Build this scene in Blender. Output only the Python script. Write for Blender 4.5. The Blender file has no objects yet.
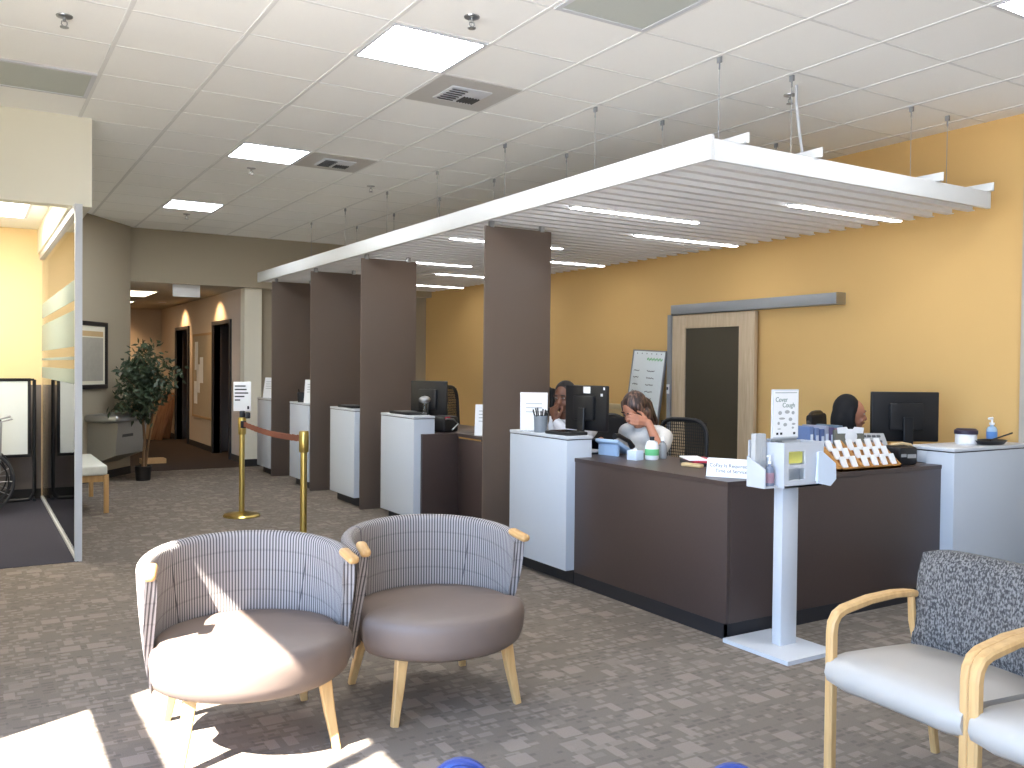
import bpy, bmesh, math, random
from mathutils import Vector, Matrix, Euler
random.seed(7)
PI = math.pi
R = math.radians
scn = bpy.context.scene
C = scn.collection
CEIL = 3.328

# ------------------------------------------------------------------ materials
def lin(c):
    return tuple(((x / 255) / 12.92) if x / 255 <= 0.04045 else (((x / 255) + 0.055) / 1.055) ** 2.4 for x in c)

MATS = {}
def mat(name, rgb, rough=0.5, metal=0.0, var=0.06, scale=30.0, spec=0.5, bump=0.0):
    if name in MATS:
        return MATS[name]
    m = bpy.data.materials.new(name); m.use_nodes = True
    nt = m.node_tree; N = nt.nodes; L = nt.links
    b = N['Principled BSDF']
    col = lin(rgb)
    b.inputs['Roughness'].default_value = rough
    b.inputs['Metallic'].default_value = metal
    b.inputs['Specular IOR Level'].default_value = spec
    tc = N.new('ShaderNodeTexCoord')
    nz = N.new('ShaderNodeTexNoise'); nz.inputs['Scale'].default_value = scale; nz.inputs['Detail'].default_value = 3
    L.new(tc.outputs['Object'], nz.inputs['Vector'])
    mx = N.new('ShaderNodeMix'); mx.data_type = 'RGBA'
    mx.inputs[6].default_value = (*[c * (1 - var) for c in col], 1)
    mx.inputs[7].default_value = (*[min(1, c * (1 + var)) for c in col], 1)
    L.new(nz.outputs['Fac'], mx.inputs[0]); L.new(mx.outputs[2], b.inputs['Base Color'])
    if bump:
        bp = N.new('ShaderNodeBump'); bp.inputs['Strength'].default_value = bump; bp.inputs['Distance'].default_value = 0.002
        L.new(nz.outputs['Fac'], bp.inputs['Height']); L.new(bp.outputs['Normal'], b.inputs['Normal'])
    MATS[name] = m
    return m

def emit(name, rgb, strength):
    m = bpy.data.materials.new(name); m.use_nodes = True
    nt = m.node_tree; nt.nodes.clear()
    e = nt.nodes.new('ShaderNodeEmission'); o = nt.nodes.new('ShaderNodeOutputMaterial')
    e.inputs['Color'].default_value = (*lin(rgb), 1); e.inputs['Strength'].default_value = strength
    nt.links.new(e.outputs[0], o.inputs[0])
    return m

def wood(name, a, b, scale=(1, 1, 1), rough=0.4, axis='Z'):
    m = bpy.data.materials.new(name); m.use_nodes = True
    nt = m.node_tree; N = nt.nodes; L = nt.links; p = N['Principled BSDF']
    tc = N.new('ShaderNodeTexCoord'); mp = N.new('ShaderNodeMapping')
    s = {'X': (3, 40, 40), 'Y': (40, 3, 40), 'Z': (40, 40, 3)}[axis]
    mp.inputs['Scale'].default_value = s
    nz = N.new('ShaderNodeTexNoise'); nz.inputs['Scale'].default_value = 1.0; nz.inputs['Detail'].default_value = 5; nz.inputs['Distortion'].default_value = 0.6
    rp = N.new('ShaderNodeValToRGB')
    rp.color_ramp.elements[0].position = 0.3; rp.color_ramp.elements[0].color = (*lin(a), 1)
    rp.color_ramp.elements[1].position = 0.7; rp.color_ramp.elements[1].color = (*lin(b), 1)
    L.new(tc.outputs['Object'], mp.inputs['Vector']); L.new(mp.outputs[0], nz.inputs['Vector'])
    L.new(nz.outputs['Fac'], rp.inputs[0]); L.new(rp.outputs[0], p.inputs['Base Color'])
    p.inputs['Roughness'].default_value = rough
    return m

def carpet(name, dark, light, deep):
    m = bpy.data.materials.new(name); m.use_nodes = True
    nt = m.node_tree; N = nt.nodes; L = nt.links; p = N['Principled BSDF']
    p.inputs['Roughness'].default_value = 0.95; p.inputs['Specular IOR Level'].default_value = 0.15
    tc = N.new('ShaderNodeTexCoord')
    def brick(w, h, off, freq, loc, rot=0, mortar=0.012):
        mp = N.new('ShaderNodeMapping'); mp.inputs['Location'].default_value = loc; mp.inputs['Rotation'].default_value = (0, 0, rot)
        b = N.new('ShaderNodeTexBrick'); b.offset = off; b.offset_frequency = freq; b.squash = 0.6; b.squash_frequency = 3
        b.inputs['Scale'].default_value = 1.0; b.inputs['Brick Width'].default_value = w; b.inputs['Row Height'].default_value = h
        b.inputs['Mortar Size'].default_value = mortar; b.inputs['Mortar Smooth'].default_value = 0.2; b.inputs['Bias'].default_value = 0.0
        b.inputs['Color1'].default_value = (0, 0, 0, 1); b.inputs['Color2'].default_value = (1, 1, 1, 1); b.inputs['Mortar'].default_value = (0.1, 0.1, 0.1, 1)
        L.new(tc.outputs['Object'], mp.inputs['Vector']); L.new(mp.outputs[0], b.inputs['Vector'])
        return b
    def thr(b, a0, a1):
        r = N.new('ShaderNodeValToRGB'); r.color_ramp.elements[0].position = a0; r.color_ramp.elements[1].position = a1
        L.new(b.outputs['Color'], r.inputs[0]); return r
    b1 = brick(0.082, 0.055, 0.37, 2, (0.03, 0.01, 0), 0, 0.010)
    b2 = brick(0.125, 0.12, 0.61, 2, (0.4, 0.23, 0), 0, 0.016)
    b3 = brick(0.066, 0.034, 0.43, 3, (0.11, 0.37, 0), 0, 0.008)
    t1, t2, t3 = thr(b1, 0.42, 0.62), thr(b2, 0.72, 0.84), thr(b3, 0.55, 0.75)
    def mixc(f, a, b_, amt=1.0):
        x = N.new('ShaderNodeMix'); x.data_type = 'RGBA'
        if amt != 1.0:
            mu = N.new('ShaderNodeMath'); mu.operation = 'MULTIPLY'; mu.inputs[1].default_value = amt; L.new(f, mu.inputs[0]); f = mu.outputs[0]
        L.new(f, x.inputs[0])
        for i, v in ((6, a), (7, b_)):
            if isinstance(v, tuple): x.inputs[i].default_value = (*lin(v), 1)
            else: L.new(v, x.inputs[i])
        return x.outputs[2]
    c = mixc(t1.outputs[0], dark, light, 0.75)
    c = mixc(t3.outputs[0], c, deep, 0.55)
    c = mixc(t2.outputs[0], c, light, 0.95)
    nz = N.new('ShaderNodeTexNoise'); nz.inputs['Scale'].default_value = 220; nz.inputs['Detail'].default_value = 2
    L.new(tc.outputs['Object'], nz.inputs['Vector'])
    mu = N.new('ShaderNodeMapRange'); mu.inputs['To Min'].default_value = 0.78; mu.inputs['To Max'].default_value = 1.22
    L.new(nz.outputs['Fac'], mu.inputs['Value'])
    vm = N.new('ShaderNodeVectorMath'); vm.operation = 'SCALE'; L.new(c, vm.inputs[0]); L.new(mu.outputs[0], vm.inputs['Scale'])
    L.new(vm.outputs[0], p.inputs['Base Color'])
    bp = N.new('ShaderNodeBump'); bp.inputs['Strength'].default_value = 0.5; bp.inputs['Distance'].default_value = 0.004
    L.new(nz.outputs['Fac'], bp.inputs['Height']); L.new(bp.outputs[0], p.inputs['Normal'])
    return m

def stripes(name, light, dark, period):
    m = bpy.data.materials.new(name); m.use_nodes = True
    nt = m.node_tree; N = nt.nodes; L = nt.links; p = N['Principled BSDF']
    p.inputs['Roughness'].default_value = 0.85; p.inputs['Specular IOR Level'].default_value = 0.2
    uv = N.new('ShaderNodeUVMap'); sp = N.new('ShaderNodeSeparateXYZ'); L.new(uv.outputs[0], sp.inputs[0])
    def band(src, per, lo, hi):
        d = N.new('ShaderNodeMath'); d.operation = 'DIVIDE'; d.inputs[1].default_value = per; L.new(src, d.inputs[0])
        f = N.new('ShaderNodeMath'); f.operation = 'FRACT'; L.new(d.outputs[0], f.inputs[0])
        r = N.new('ShaderNodeValToRGB'); r.color_ramp.elements[0].position = lo; r.color_ramp.elements[1].position = hi
        L.new(f.outputs[0], r.inputs[0]); return r.outputs[0]
    def mixc(f, a, b_):
        x = N.new('ShaderNodeMix'); x.data_type = 'RGBA'; L.new(f, x.inputs[0])
        for i, v in ((6, a), (7, b_)):
            if isinstance(v, tuple): x.inputs[i].default_value = (*lin(v), 1)
            else: L.new(v, x.inputs[i])
        return x.outputs[2]
    f1 = band(sp.outputs[0], period, 0.50, 0.60)
    f2 = band(sp.outputs[1], 0.085, 0.86, 0.95)
    c = mixc(f1, light, dark)
    c2 = mixc(f1, tuple(int(v * 0.92) for v in light), tuple(int(v * 0.88) for v in dark))
    c = mixc(f2, c, c2)
    L.new(c, p.inputs['Base Color'])
    bp = N.new('ShaderNodeBump'); bp.inputs['Strength'].default_value = 0.35; bp.inputs['Distance'].default_value = 0.002
    L.new(f1, bp.inputs['Height']); L.new(bp.outputs[0], p.inputs['Normal'])
    return m

def weave(name, light, dark):
    m = bpy.data.materials.new(name); m.use_nodes = True
    nt = m.node_tree; N = nt.nodes; L = nt.links; p = N['Principled BSDF']
    p.inputs['Roughness'].default_value = 0.85; p.inputs['Specular IOR Level'].default_value = 0.2
    tc = N.new('ShaderNodeTexCoord'); mp = N.new('ShaderNodeMapping'); mp.inputs['Scale'].default_value = (170, 170, 85)
    nz = N.new('ShaderNodeTexNoise'); nz.inputs['Scale'].default_value = 1.0; nz.inputs['Detail'].default_value = 2.5
    rp = N.new('ShaderNodeValToRGB'); rp.color_ramp.elements[0].position = 0.42; rp.color_ramp.elements[1].position = 0.62
    rp.color_ramp.elements[0].color = (*lin(dark), 1); rp.color_ramp.elements[1].color = (*lin(light), 1)
    L.new(tc.outputs['Object'], mp.inputs[0]); L.new(mp.outputs[0], nz.inputs['Vector']); L.new(nz.outputs['Fac'], rp.inputs[0])
    L.new(rp.outputs[0], p.inputs['Base Color'])
    return m

def glass(name, tint=(1, 1, 1), ior=1.45):
    m = bpy.data.materials.new(name); m.use_nodes = True
    nt = m.node_tree; nt.nodes.clear(); N = nt.nodes; L = nt.links
    t = N.new('ShaderNodeBsdfTransparent'); t.inputs[0].default_value = (*tint, 1)
    g = N.new('ShaderNodeBsdfGlossy'); g.inputs['Roughness'].default_value = 0.0
    f = N.new('ShaderNodeFresnel'); f.inputs[0].default_value = ior
    x = N.new('ShaderNodeMixShader'); o = N.new('ShaderNodeOutputMaterial')
    L.new(f.outputs[0], x.inputs[0]); L.new(t.outputs[0], x.inputs[1]); L.new(g.outputs[0], x.inputs[2]); L.new(x.outputs[0], o.inputs[0])
    return m

def frost(name, rgb, opac):
    m = bpy.data.materials.new(name); m.use_nodes = True
    nt = m.node_tree; nt.nodes.clear(); N = nt.nodes; L = nt.links
    t = N.new('ShaderNodeBsdfTransparent'); d = N.new('ShaderNodeBsdfDiffuse'); d.inputs[0].default_value = (*lin(rgb), 1)
    tl = N.new('ShaderNodeBsdfTranslucent'); tl.inputs[0].default_value = (*lin(rgb), 1)
    a = N.new('ShaderNodeMixShader'); a.inputs[0].default_value = 0.5
    x = N.new('ShaderNodeMixShader'); x.inputs[0].default_value = opac; o = N.new('ShaderNodeOutputMaterial')
    L.new(d.outputs[0], a.inputs[1]); L.new(tl.outputs[0], a.inputs[2])
    L.new(t.outputs[0], x.inputs[1]); L.new(a.outputs[0], x.inputs[2]); L.new(x.outputs[0], o.inputs[0])
    return m

M = dict(
    carpet=carpet('carpet_taupe', (117, 108, 99), (138, 128, 118), (98, 90, 82)),
    carpet_room=mat('carpet_slate', (62, 62, 72), 0.95, var=0.12, scale=120, spec=0.1),
    carpet_hall=mat('carpet_brown', (60, 50, 44), 0.95, var=0.12, scale=120, spec=0.1),
    ceiling=mat('ceiling_tile_white', (247, 248, 246), 0.9, var=0.025, scale=160, spec=0.1),
    tee=mat('ceiling_tee_white', (226, 227, 226), 0.9, var=0.01, spec=0.12),
    yellow=mat('wall_paint_ochre', (216, 178, 116), 0.75, var=0.015, scale=4, spec=0.25),
    yellow_pale=mat('wall_paint_apricot', (246, 220, 172), 0.75, var=0.015, scale=4, spec=0.25),
    taupe=mat('wall_paint_taupe', (172, 163, 144), 0.8, var=0.015, scale=4, spec=0.25),
    cream=mat('wall_paint_cream', (236, 232, 214), 0.8, var=0.01, scale=4, spec=0.25),
    hall=mat('wall_paint_tan', (196, 180, 160), 0.8, var=0.015, scale=4, spec=0.25),
    grey_wall=mat('wall_paint_grey', (176, 168, 156), 0.8, var=0.015, scale=4),
    base=mat('baseboard_black', (38, 36, 36), 0.6),
    white_metal=mat('white_painted_metal', (200, 203, 208), 0.45, var=0.01),
    canopy_white=mat('canopy_white', (224, 226, 226), 0.5, var=0.01),
    slat=mat('slat_grey_white', (232, 232, 232), 0.6, var=0.02),
    laminate_white=mat('white_laminate', (194, 201, 210), 0.35, var=0.01),
    laminate_dark=mat('dark_brown_laminate', (70, 57, 53), 0.38, var=0.08, scale=60),
    panel=mat('bronze_resin_panel', (106, 95, 87), 0.42, var=0.04, scale=8),
    kick=mat('toe_kick_black', (32, 32, 36), 0.5),
    steel=mat('brushed_steel', (170, 172, 174), 0.3, 0.9, var=0.03),
    alum=mat('grey_aluminium', (150, 154, 158), 0.4, 0.3, var=0.02),
    brass=mat('polished_brass', (206, 180, 104), 0.28, 1.0, var=0.03),
    black=mat('black_plastic', (26, 26, 28), 0.4, var=0.1),
    black_gloss=mat('black_screen', (14, 14, 17), 0.15, var=0.05),
    black_cloth=mat('black_cloth', (24, 23, 25), 0.9, var=0.15, scale=90),
    maple=wood('maple_wood', (186, 146, 94), (206, 168, 114), axis='Z'),
    maple_y=wood('maple_wood_lengthwise', (182, 138, 84), (206, 164, 108), axis='Y'),
    door_wood=wood('pale_maple_door', (186, 164, 134), (206, 186, 156), axis='Z'),
    oak=wood('oak_card_rack', (178, 122, 62), (206, 150, 84), axis='X'),
    board_wood=wood('brown_board', (120, 84, 58), (160, 118, 84), axis='Z'),
    taupe_vinyl=mat('taupe_vinyl', (116, 101, 92), 0.5, var=0.04, scale=20, spec=0.35),
    cream_vinyl=mat('off_white_vinyl', (174, 168, 160), 0.5, var=0.02, scale=20),
    stripe=stripes('pinstripe_fabric', (168, 160, 156), (92, 86, 85), 0.0145),
    weave=weave('charcoal_weave_fabric', (124, 121, 118), (62, 60, 60)),
    glass=glass('clear_glass'),
    frost=frost('frosted_film', (214, 226, 216), 0.45),
    clear_plastic=glass('clear_acrylic', (0.93, 0.95, 0.96)),
    dark_glass=mat('dark_door_glass', (76, 70, 58), 0.18, var=0.04),
    paper=mat('white_paper', (240, 240, 240), 0.7, var=0.01),
    paper_blue=mat('pale_blue_paper', (214, 226, 240), 0.7, var=0.01),
    ink=mat('black_ink', (40, 40, 46), 0.8),
    ink_grey=mat('grey_print', (168, 170, 168), 0.8),
    ink_green=mat('green_marker', (128, 196, 140), 0.8),
    ink_teal=mat('grey_green_print', (120, 140, 130), 0.8),
    whiteboard=mat('whiteboard_face', (226, 234, 236), 0.3, var=0.01),
    skin_dark=mat('skin_deep_brown', (112, 74, 56), 0.5, var=0.05),
    skin_mid=mat('skin_brown', (186, 126, 98), 0.5, var=0.05),
    skin_tan=mat('skin_tan', (176, 120, 96), 0.5, var=0.05),
    hair_black=mat('black_hair', (22, 18, 17), 0.5, var=0.2, scale=80),
    hijab=mat('black_headscarf', (20, 19, 22), 0.85, var=0.15, scale=40),
    shirt_white=mat('white_shirt', (222, 226, 236), 0.85, var=0.03),
    shirt_grey=mat('pale_grey_top', (216, 212, 206), 0.85, var=0.06, scale=50),
    top_black=mat('black_top', (28, 27, 30), 0.9, var=0.1),
    trousers=mat('dark_trousers', (36, 36, 44), 0.9),
    red=mat('red_folder', (186, 40, 62), 0.5),
    tan=mat('tan_leather', (204, 176, 130), 0.6),
    blue=mat('cobalt_blue_plastic', (30, 56, 122), 0.35, var=0.04),
    blue_pale=mat('pale_blue_plastic', (160, 186, 216), 0.4),
    green_label=mat('green_label', (110, 196, 130), 0.6),
    blue_label=mat('blue_label', (92, 140, 206), 0.4),
    purple=mat('dark_purple_lid', (46, 38, 56), 0.5),
    yellow_label=mat('yellow_label', (220, 214, 110), 0.6),
    cardboard=mat('cardboard', (170, 138, 100), 0.8),
    leaf=mat('ficus_leaf', (58, 74, 54), 0.5, var=0.35, scale=9),
    bark=mat('ficus_bark', (120, 92, 66), 0.8, var=0.2),
    soil=mat('black_pot', (34, 32, 32), 0.6),
    fountain=mat('fountain_grey', (150, 148, 142), 0.4, 0.4, var=0.03),
    vent_grey=mat('vent_grey', (186, 192, 186), 0.6, var=0.12, scale=300),
    vent_dark=mat('vent_dark', (70, 70, 70), 0.7),
    diff_panel=mat('diffuser_panel', (190, 188, 184), 0.6, var=0.02),
    picture=mat('grey_print_picture', (176, 172, 160), 0.6, var=0.12, scale=14),
    door_black=mat('black_door_and_dark_room', (30, 27, 27), 0.5),
    belt=mat('rust_belt_webbing', (150, 92, 72), 0.7),
    cork=mat('cork_board', (168, 152, 128), 0.8, var=0.1),
    tyre=mat('grey_rubber', (52, 54, 60), 0.6),
    window_metal=mat('window_frame_metal', (110, 110, 112), 0.4, 0.5),
    lamp=emit('ceiling_panel_glow', (246, 250, 255), 24.0),
    strip=emit('linear_lamp_glow', (250, 250, 252), 15.0),
    room_lamp=emit('glass_room_glow', (255, 246, 232), 8.5),
    hall_lamp=emit('hall_panel_glow', (255, 232, 200), 3.0),
)
def resin():
    m = M['panel']; nt = m.node_tree; N = nt.nodes; L = nt.links; p = N['Principled BSDF']; o = N['Material Output']
    t = N.new('ShaderNodeBsdfTranslucent'); t.inputs[0].default_value = (*lin((200, 184, 172)), 1); x = N.new('ShaderNodeMixShader'); x.inputs[0].default_value = 0.42
    L.new(p.outputs[0], x.inputs[1]); L.new(t.outputs[0], x.inputs[2]); L.new(x.outputs[0], o.inputs[0])
resin()
def hair_brown():
    m = bpy.data.materials.new('brown_hair_highlights'); m.use_nodes = True
    nt = m.node_tree; N = nt.nodes; L = nt.links; p = N['Principled BSDF']; p.inputs['Roughness'].default_value = 0.45
    tc = N.new('ShaderNodeTexCoord'); mp = N.new('ShaderNodeMapping'); mp.inputs['Scale'].default_value = (60, 60, 6)
    nz = N.new('ShaderNodeTexNoise'); nz.inputs['Scale'].default_value = 1; rp = N.new('ShaderNodeValToRGB')
    rp.color_ramp.elements[0].position = 0.45; rp.color_ramp.elements[0].color = (*lin((46, 30, 26)), 1)
    rp.color_ramp.elements[1].position = 0.7; rp.color_ramp.elements[1].color = (*lin((128, 96, 78)), 1)
    L.new(tc.outputs['Object'], mp.inputs[0]); L.new(mp.outputs[0], nz.inputs['Vector']); L.new(nz.outputs[0], rp.inputs[0]); L.new(rp.outputs[0], p.inputs['Base Color'])
    return m
M['hair_brown'] = hair_brown()

# ------------------------------------------------------------------ mesh builder
def rotm(rx=0, ry=0, rz=0):
    return Euler((rx, ry, rz), 'XYZ').to_matrix().to_4x4()

class MB:
    def __init__(s):
        s.bm = bmesh.new()
    def _merge(s, t, mx=None):
        if mx is not None:
            bmesh.ops.transform(t, matrix=mx, verts=t.verts)
        me = bpy.data.meshes.new('tmp'); t.to_mesh(me); t.free(); s.bm.from_mesh(me); bpy.data.meshes.remove(me)
        return s
    def box(s, c, size, rot=(0, 0, 0), bev=0.0, seg=2):
        t = bmesh.new(); bmesh.ops.create_cube(t, size=1)
        bmesh.ops.scale(t, vec=size, verts=t.verts)
        if bev > 0:
            bmesh.ops.bevel(t, geom=t.edges[:], offset=min(bev, min(size) * 0.49), segments=seg, affect='EDGES', profile=0.5)
        return s._merge(t, Matrix.Translation(c) @ rotm(*rot))
    def span(s, a, b, bev=0.0, seg=2):
        c = [(x + y) / 2 for x, y in zip(a, b)]; d = [abs(x - y) for x, y in zip(a, b)]
        return s.box(c, d, (0, 0, 0), bev, seg)
    def tube(s, pts, r, n=12, cap=True):
        pts = [Vector(p) for p in pts]; rs = r if isinstance(r, (list, tuple)) else [r] * len(pts)
        t = bmesh.new(); rings = []
        prev = None
        for i, p in enumerate(pts):
            d = (pts[min(i + 1, len(pts) - 1)] - pts[max(i - 1, 0)]).normalized()
            if prev is None:
                u = d.orthogonal().normalized()
            else:
                u = (prev - d * prev.dot(d)).normalized()
            prev = u; v = d.cross(u)
            rings.append([t.verts.new(p + (u * math.cos(2 * PI * k / n) + v * math.sin(2 * PI * k / n)) * rs[i]) for k in range(n)])
        for a, b in zip(rings, rings[1:]):
            for k in range(n):
                t.faces.new((a[k], a[(k + 1) % n], b[(k + 1) % n], b[k]))
        if cap:
            t.faces.new(rings[0][::-1]); t.faces.new(rings[-1])
        bmesh.ops.recalc_face_normals(t, faces=t.faces[:])
        return s._merge(t)
    def sweep(s, pts, w, h, side=(1, 0, 0), bev=0.004):
        """rectangular section: w along `side`, h across; w, h may be lists"""
        pts = [Vector(p) for p in pts]; side = Vector(side).normalized()
        ws = w if isinstance(w, (list, tuple)) else [w] * len(pts); hs = h if isinstance(h, (list, tuple)) else [h] * len(pts)
        t = bmesh.new(); rings = []
        for i, p in enumerate(pts):
            d = (pts[min(i + 1, len(pts) - 1)] - pts[max(i - 1, 0)]).normalized()
            sd = (side - d * side.dot(d)).normalized(); nn = sd.cross(d).normalized()
            a, b = ws[i] / 2, hs[i] / 2; e = min(bev, a * 0.8, b * 0.8)
            q = [(a - e, b), (a, b - e), (a, -b + e), (a - e, -b), (-a + e, -b), (-a, -b + e), (-a, b - e), (-a + e, b)]
            rings.append([t.verts.new(p + sd * x + nn * y) for x, y in q])
        for a, b in zip(rings, rings[1:]):
            for k in range(8):
                t.faces.new((a[k], a[(k + 1) % 8], b[(k + 1) % 8], b[k]))
        t.faces.new(rings[0][::-1]); t.faces.new(rings[-1])
        bmesh.ops.recalc_face_normals(t, faces=t.faces[:])
        return s._merge(t)
    def lathe(s, prof, c=(0, 0, 0), n=32, sx=1, sy=1, mx=None):
        t = bmesh.new(); rings = []
        for r, z in prof:
            if r < 1e-6:
                rings.append([t.verts.new((0, 0, z))])
            else:
                rings.append([t.verts.new((r * sx * math.cos(2 * PI * k / n), r * sy * math.sin(2 * PI * k / n), z)) for k in range(n)])
        for a, b in zip(rings, rings[1:]):
            for k in range(n):
                k2 = (k + 1) % n
                if len(a) == 1 and len(b) == 1: continue
                if len(a) == 1: t.faces.new((a[0], b[k2], b[k]))
                elif len(b) == 1: t.faces.new((a[k], a[k2], b[0]))
                else: t.faces.new((a[k], a[k2], b[k2], b[k]))
        if len(rings[0]) > 1: t.faces.new(rings[0][::-1])
        if len(rings[-1]) > 1: t.faces.new(rings[-1])
        bmesh.ops.recalc_face_normals(t, faces=t.faces[:])
        return s._merge(t, (Matrix.Translation(c) @ mx) if mx else Matrix.Translation(c))
    def ball(s, c, r, seg=20, rot=(0, 0, 0)):
        t = bmesh.new(); bmesh.ops.create_uvsphere(t, u_segments=seg, v_segments=max(8, seg // 2), radius=1)
        if not isinstance(r, (tuple, list)): r = (r, r, r)
        return s._merge(t, Matrix.Translation(c) @ rotm(*rot) @ Matrix.Diagonal((*r, 1)))
    def prism(s, pts, h, mx=None):
        """polygon in XY extruded 0..h in Z, then transformed"""
        t = bmesh.new(); a = [t.verts.new((x, y, 0)) for x, y in pts]; b = [t.verts.new((x, y, h)) for x, y in pts]
        t.faces.new(a[::-1]); t.faces.new(b)
        for k in range(len(pts)):
            k2 = (k + 1) % len(pts); t.faces.new((a[k], a[k2], b[k2], b[k]))
        bmesh.ops.recalc_face_normals(t, faces=t.faces[:])
        return s._merge(t, mx)
    def face(s, pts):
        s.bm.faces.new([s.bm.verts.new(p) for p in pts]); return s
    def build(s, name, m, parent=None, loc=None, smooth=35):
        me = bpy.data.meshes.new(name); s.bm.to_mesh(me); s.bm.free()
        me.materials.append(m)
        if smooth:
            me.polygons.foreach_set('use_smooth', [True] * len(me.polygons)); me.set_sharp_from_angle(angle=R(smooth))
        o = bpy.data.objects.new(name, me); C.objects.link(o)
        if parent is not None: o.parent = parent
        if loc is not None: o.location = loc
        return o

def tag(o, label, cat, group=None):
    o['label'] = label; o['category'] = cat
    if group: o['group'] = group
    return o
def thing(name, label, cat, loc=(0, 0, 0), rz=0.0, group=None):
    o = bpy.data.objects.new(name, None); C.objects.link(o); o.empty_display_size = 0.1
    o.location = loc; o.rotation_euler = (0, 0, rz)
    return tag(o, label, cat, group)
def struct(o):
    o['kind'] = 'structure'; return o
def dup(root, loc, rz=None, label=None, group=None):
    r = root.copy(); C.objects.link(r); r.location = loc
    if rz is not None: r.rotation_euler = (0, 0, rz)
    if label: r['label'] = label
    if group: r['group'] = group
    for ch in list(root.children):
        c = ch.copy(); C.objects.link(c); c.parent = r
        for g in list(ch.children):
            d = g.copy(); C.objects.link(d); d.parent = c
    return r
def text(name, body, size, m, parent, loc, rot=(PI / 2, 0, 0), align='CENTER', sx=1.0):
    cu = bpy.data.curves.new(name, 'FONT'); cu.body = body; cu.size = size; cu.align_x = align; cu.align_y = 'CENTER'; cu.extrude = 0.0006
    tmp = bpy.data.objects.new(name, cu); C.objects.link(tmp)
    dg = bpy.context.evaluated_depsgraph_get(); me = bpy.data.meshes.new_from_object(tmp.evaluated_get(dg))
    C.objects.unlink(tmp); bpy.data.objects.remove(tmp)
    me.materials.clear(); me.materials.append(m)
    o = bpy.data.objects.new(name, me); C.objects.link(o); o.parent = parent; o.location = loc; o.rotation_euler = rot; o.scale = (sx, 1, 1)
    return o
def remeshed(mb, name, m, parent, voxel=0.008, smooth_iter=4):
    me = bpy.data.meshes.new(name); mb.bm.to_mesh(me); mb.bm.free()
    tmp = bpy.data.objects.new(name, me); C.objects.link(tmp)
    md = tmp.modifiers.new('r', 'REMESH'); md.mode = 'VOXEL'; md.voxel_size = voxel
    sm = tmp.modifiers.new('s', 'SMOOTH'); sm.factor = 0.5; sm.iterations = smooth_iter
    dg = bpy.context.evaluated_depsgraph_get(); out = bpy.data.meshes.new_from_object(tmp.evaluated_get(dg))
    C.objects.unlink(tmp); bpy.data.objects.remove(tmp)
    out.materials.clear(); out.materials.append(m)
    out.polygons.foreach_set('use_smooth', [True] * len(out.polygons))
    o = bpy.data.objects.new(name, out); C.objects.link(o); o.parent = parent
    return o

# ------------------------------------------------------------------ camera
f_px, yaw, pit, rol, CAMH = 893.0, 0.549, -0.0185, 0.010, 1.48
fw = Vector((math.sin(yaw) * math.cos(pit), math.cos(yaw) * math.cos(pit), math.sin(pit)))
rt = Vector((math.cos(yaw), -math.sin(yaw), 0)); up = rt.cross(fw)
r2 = rt * math.cos(rol) + up * math.sin(rol); u2 = up * math.cos(rol) - rt * math.sin(rol)
cam_d = bpy.data.cameras.new('camera'); cam = bpy.data.objects.new('camera', cam_d); C.objects.link(cam)
cam.matrix_world = Matrix(((r2.x, u2.x, -fw.x, 0), (r2.y, u2.y, -fw.y, 0), (r2.z, u2.z, -fw.z, CAMH), (0, 0, 0, 1)))
cam_d.sensor_fit = 'HORIZONTAL'; cam_d.sensor_width = 36; cam_d.lens = 36 * f_px / 1024; cam_d.clip_start = 0.05; cam_d.clip_end = 100
scn.camera = cam
vs = scn.view_settings
vs.view_transform = 'Standard'; vs.look = 'None'; vs.gamma = 1; vs.use_curve_mapping = False; vs.exposure = 0.85
scn.cycles.use_denoising = True
scn.cycles.max_bounces = 12; scn.cycles.diffuse_bounces = 8; scn.cycles.transparent_max_bounces = 16
scn.cycles.sample_clamp_indirect = 8

# ------------------------------------------------------------------ room shell
XL, XR, YN, YF = -1.1, 6.44, -3.0, 13.05
FH = 2.60                                        # height of the dropped header at the far end
struct(MB().span((XL - 0.2, YN - 0.2, -0.12), (XR + 0.2, YF, 0.0)).build('floor', M['carpet'], smooth=0))
ceil = struct(MB().span((XL - 0.2, YN - 0.2, CEIL), (XR + 0.2, YF + 0.3, CEIL + 0.1)).build('ceiling', M['ceiling'], smooth=0))
g = MB()
GX = [2.562 + 0.61 * i for i in range(-6, 7)]; GY = [3.843 + 0.61 * j for j in range(-11, 16)]
for x in GX: g.span((x - 0.012, YN, CEIL - 0.004), (x + 0.012, YF, CEIL))
for y in GY: g.span((XL, y - 0.008, CEIL - 0.002), (XR, y + 0.008, CEIL))
g.build('ceiling_grid', M['tee'], ceil, smooth=0)
# right (ochre) wall, then the grey wall that returns towards the camera
struct(MB().span((XR, 3.52, 0), (XR + 0.15, YF + 0.3, CEIL)).build('wall_right', M['yellow'], smooth=0))
struct(MB().span((XR - 0.07, YN, 0), (XR + 0.15, 3.52, CEIL)).build('wall_right_front', M['grey_wall'], smooth=0))
# far wall: header above, wall below, column beside the hall opening
struct(MB().span((1.80, YF, FH), (XR, YF + 0.3, CEIL)).build('wall_far_header', M['taupe'], smooth=0))
struct(MB().span((3.70, YF + 0.2, 0), (XR, YF + 0.3, FH)).build('wall_far', M['taupe'], smooth=0))
struct(MB().span((3.46, YF + 0.08, 0), (3.71, YF + 0.3, FH)).build('column_hall', M['cream'], smooth=0))
struct(MB().span((3.45, YF + 0.06, 0), (3.72, YF + 0.08, 0.10)).span((3.72, YF + 0.18, 0), (XR, YF + 0.2, 0.10)).build('baseboard_far', M['base'], smooth=0))
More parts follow.
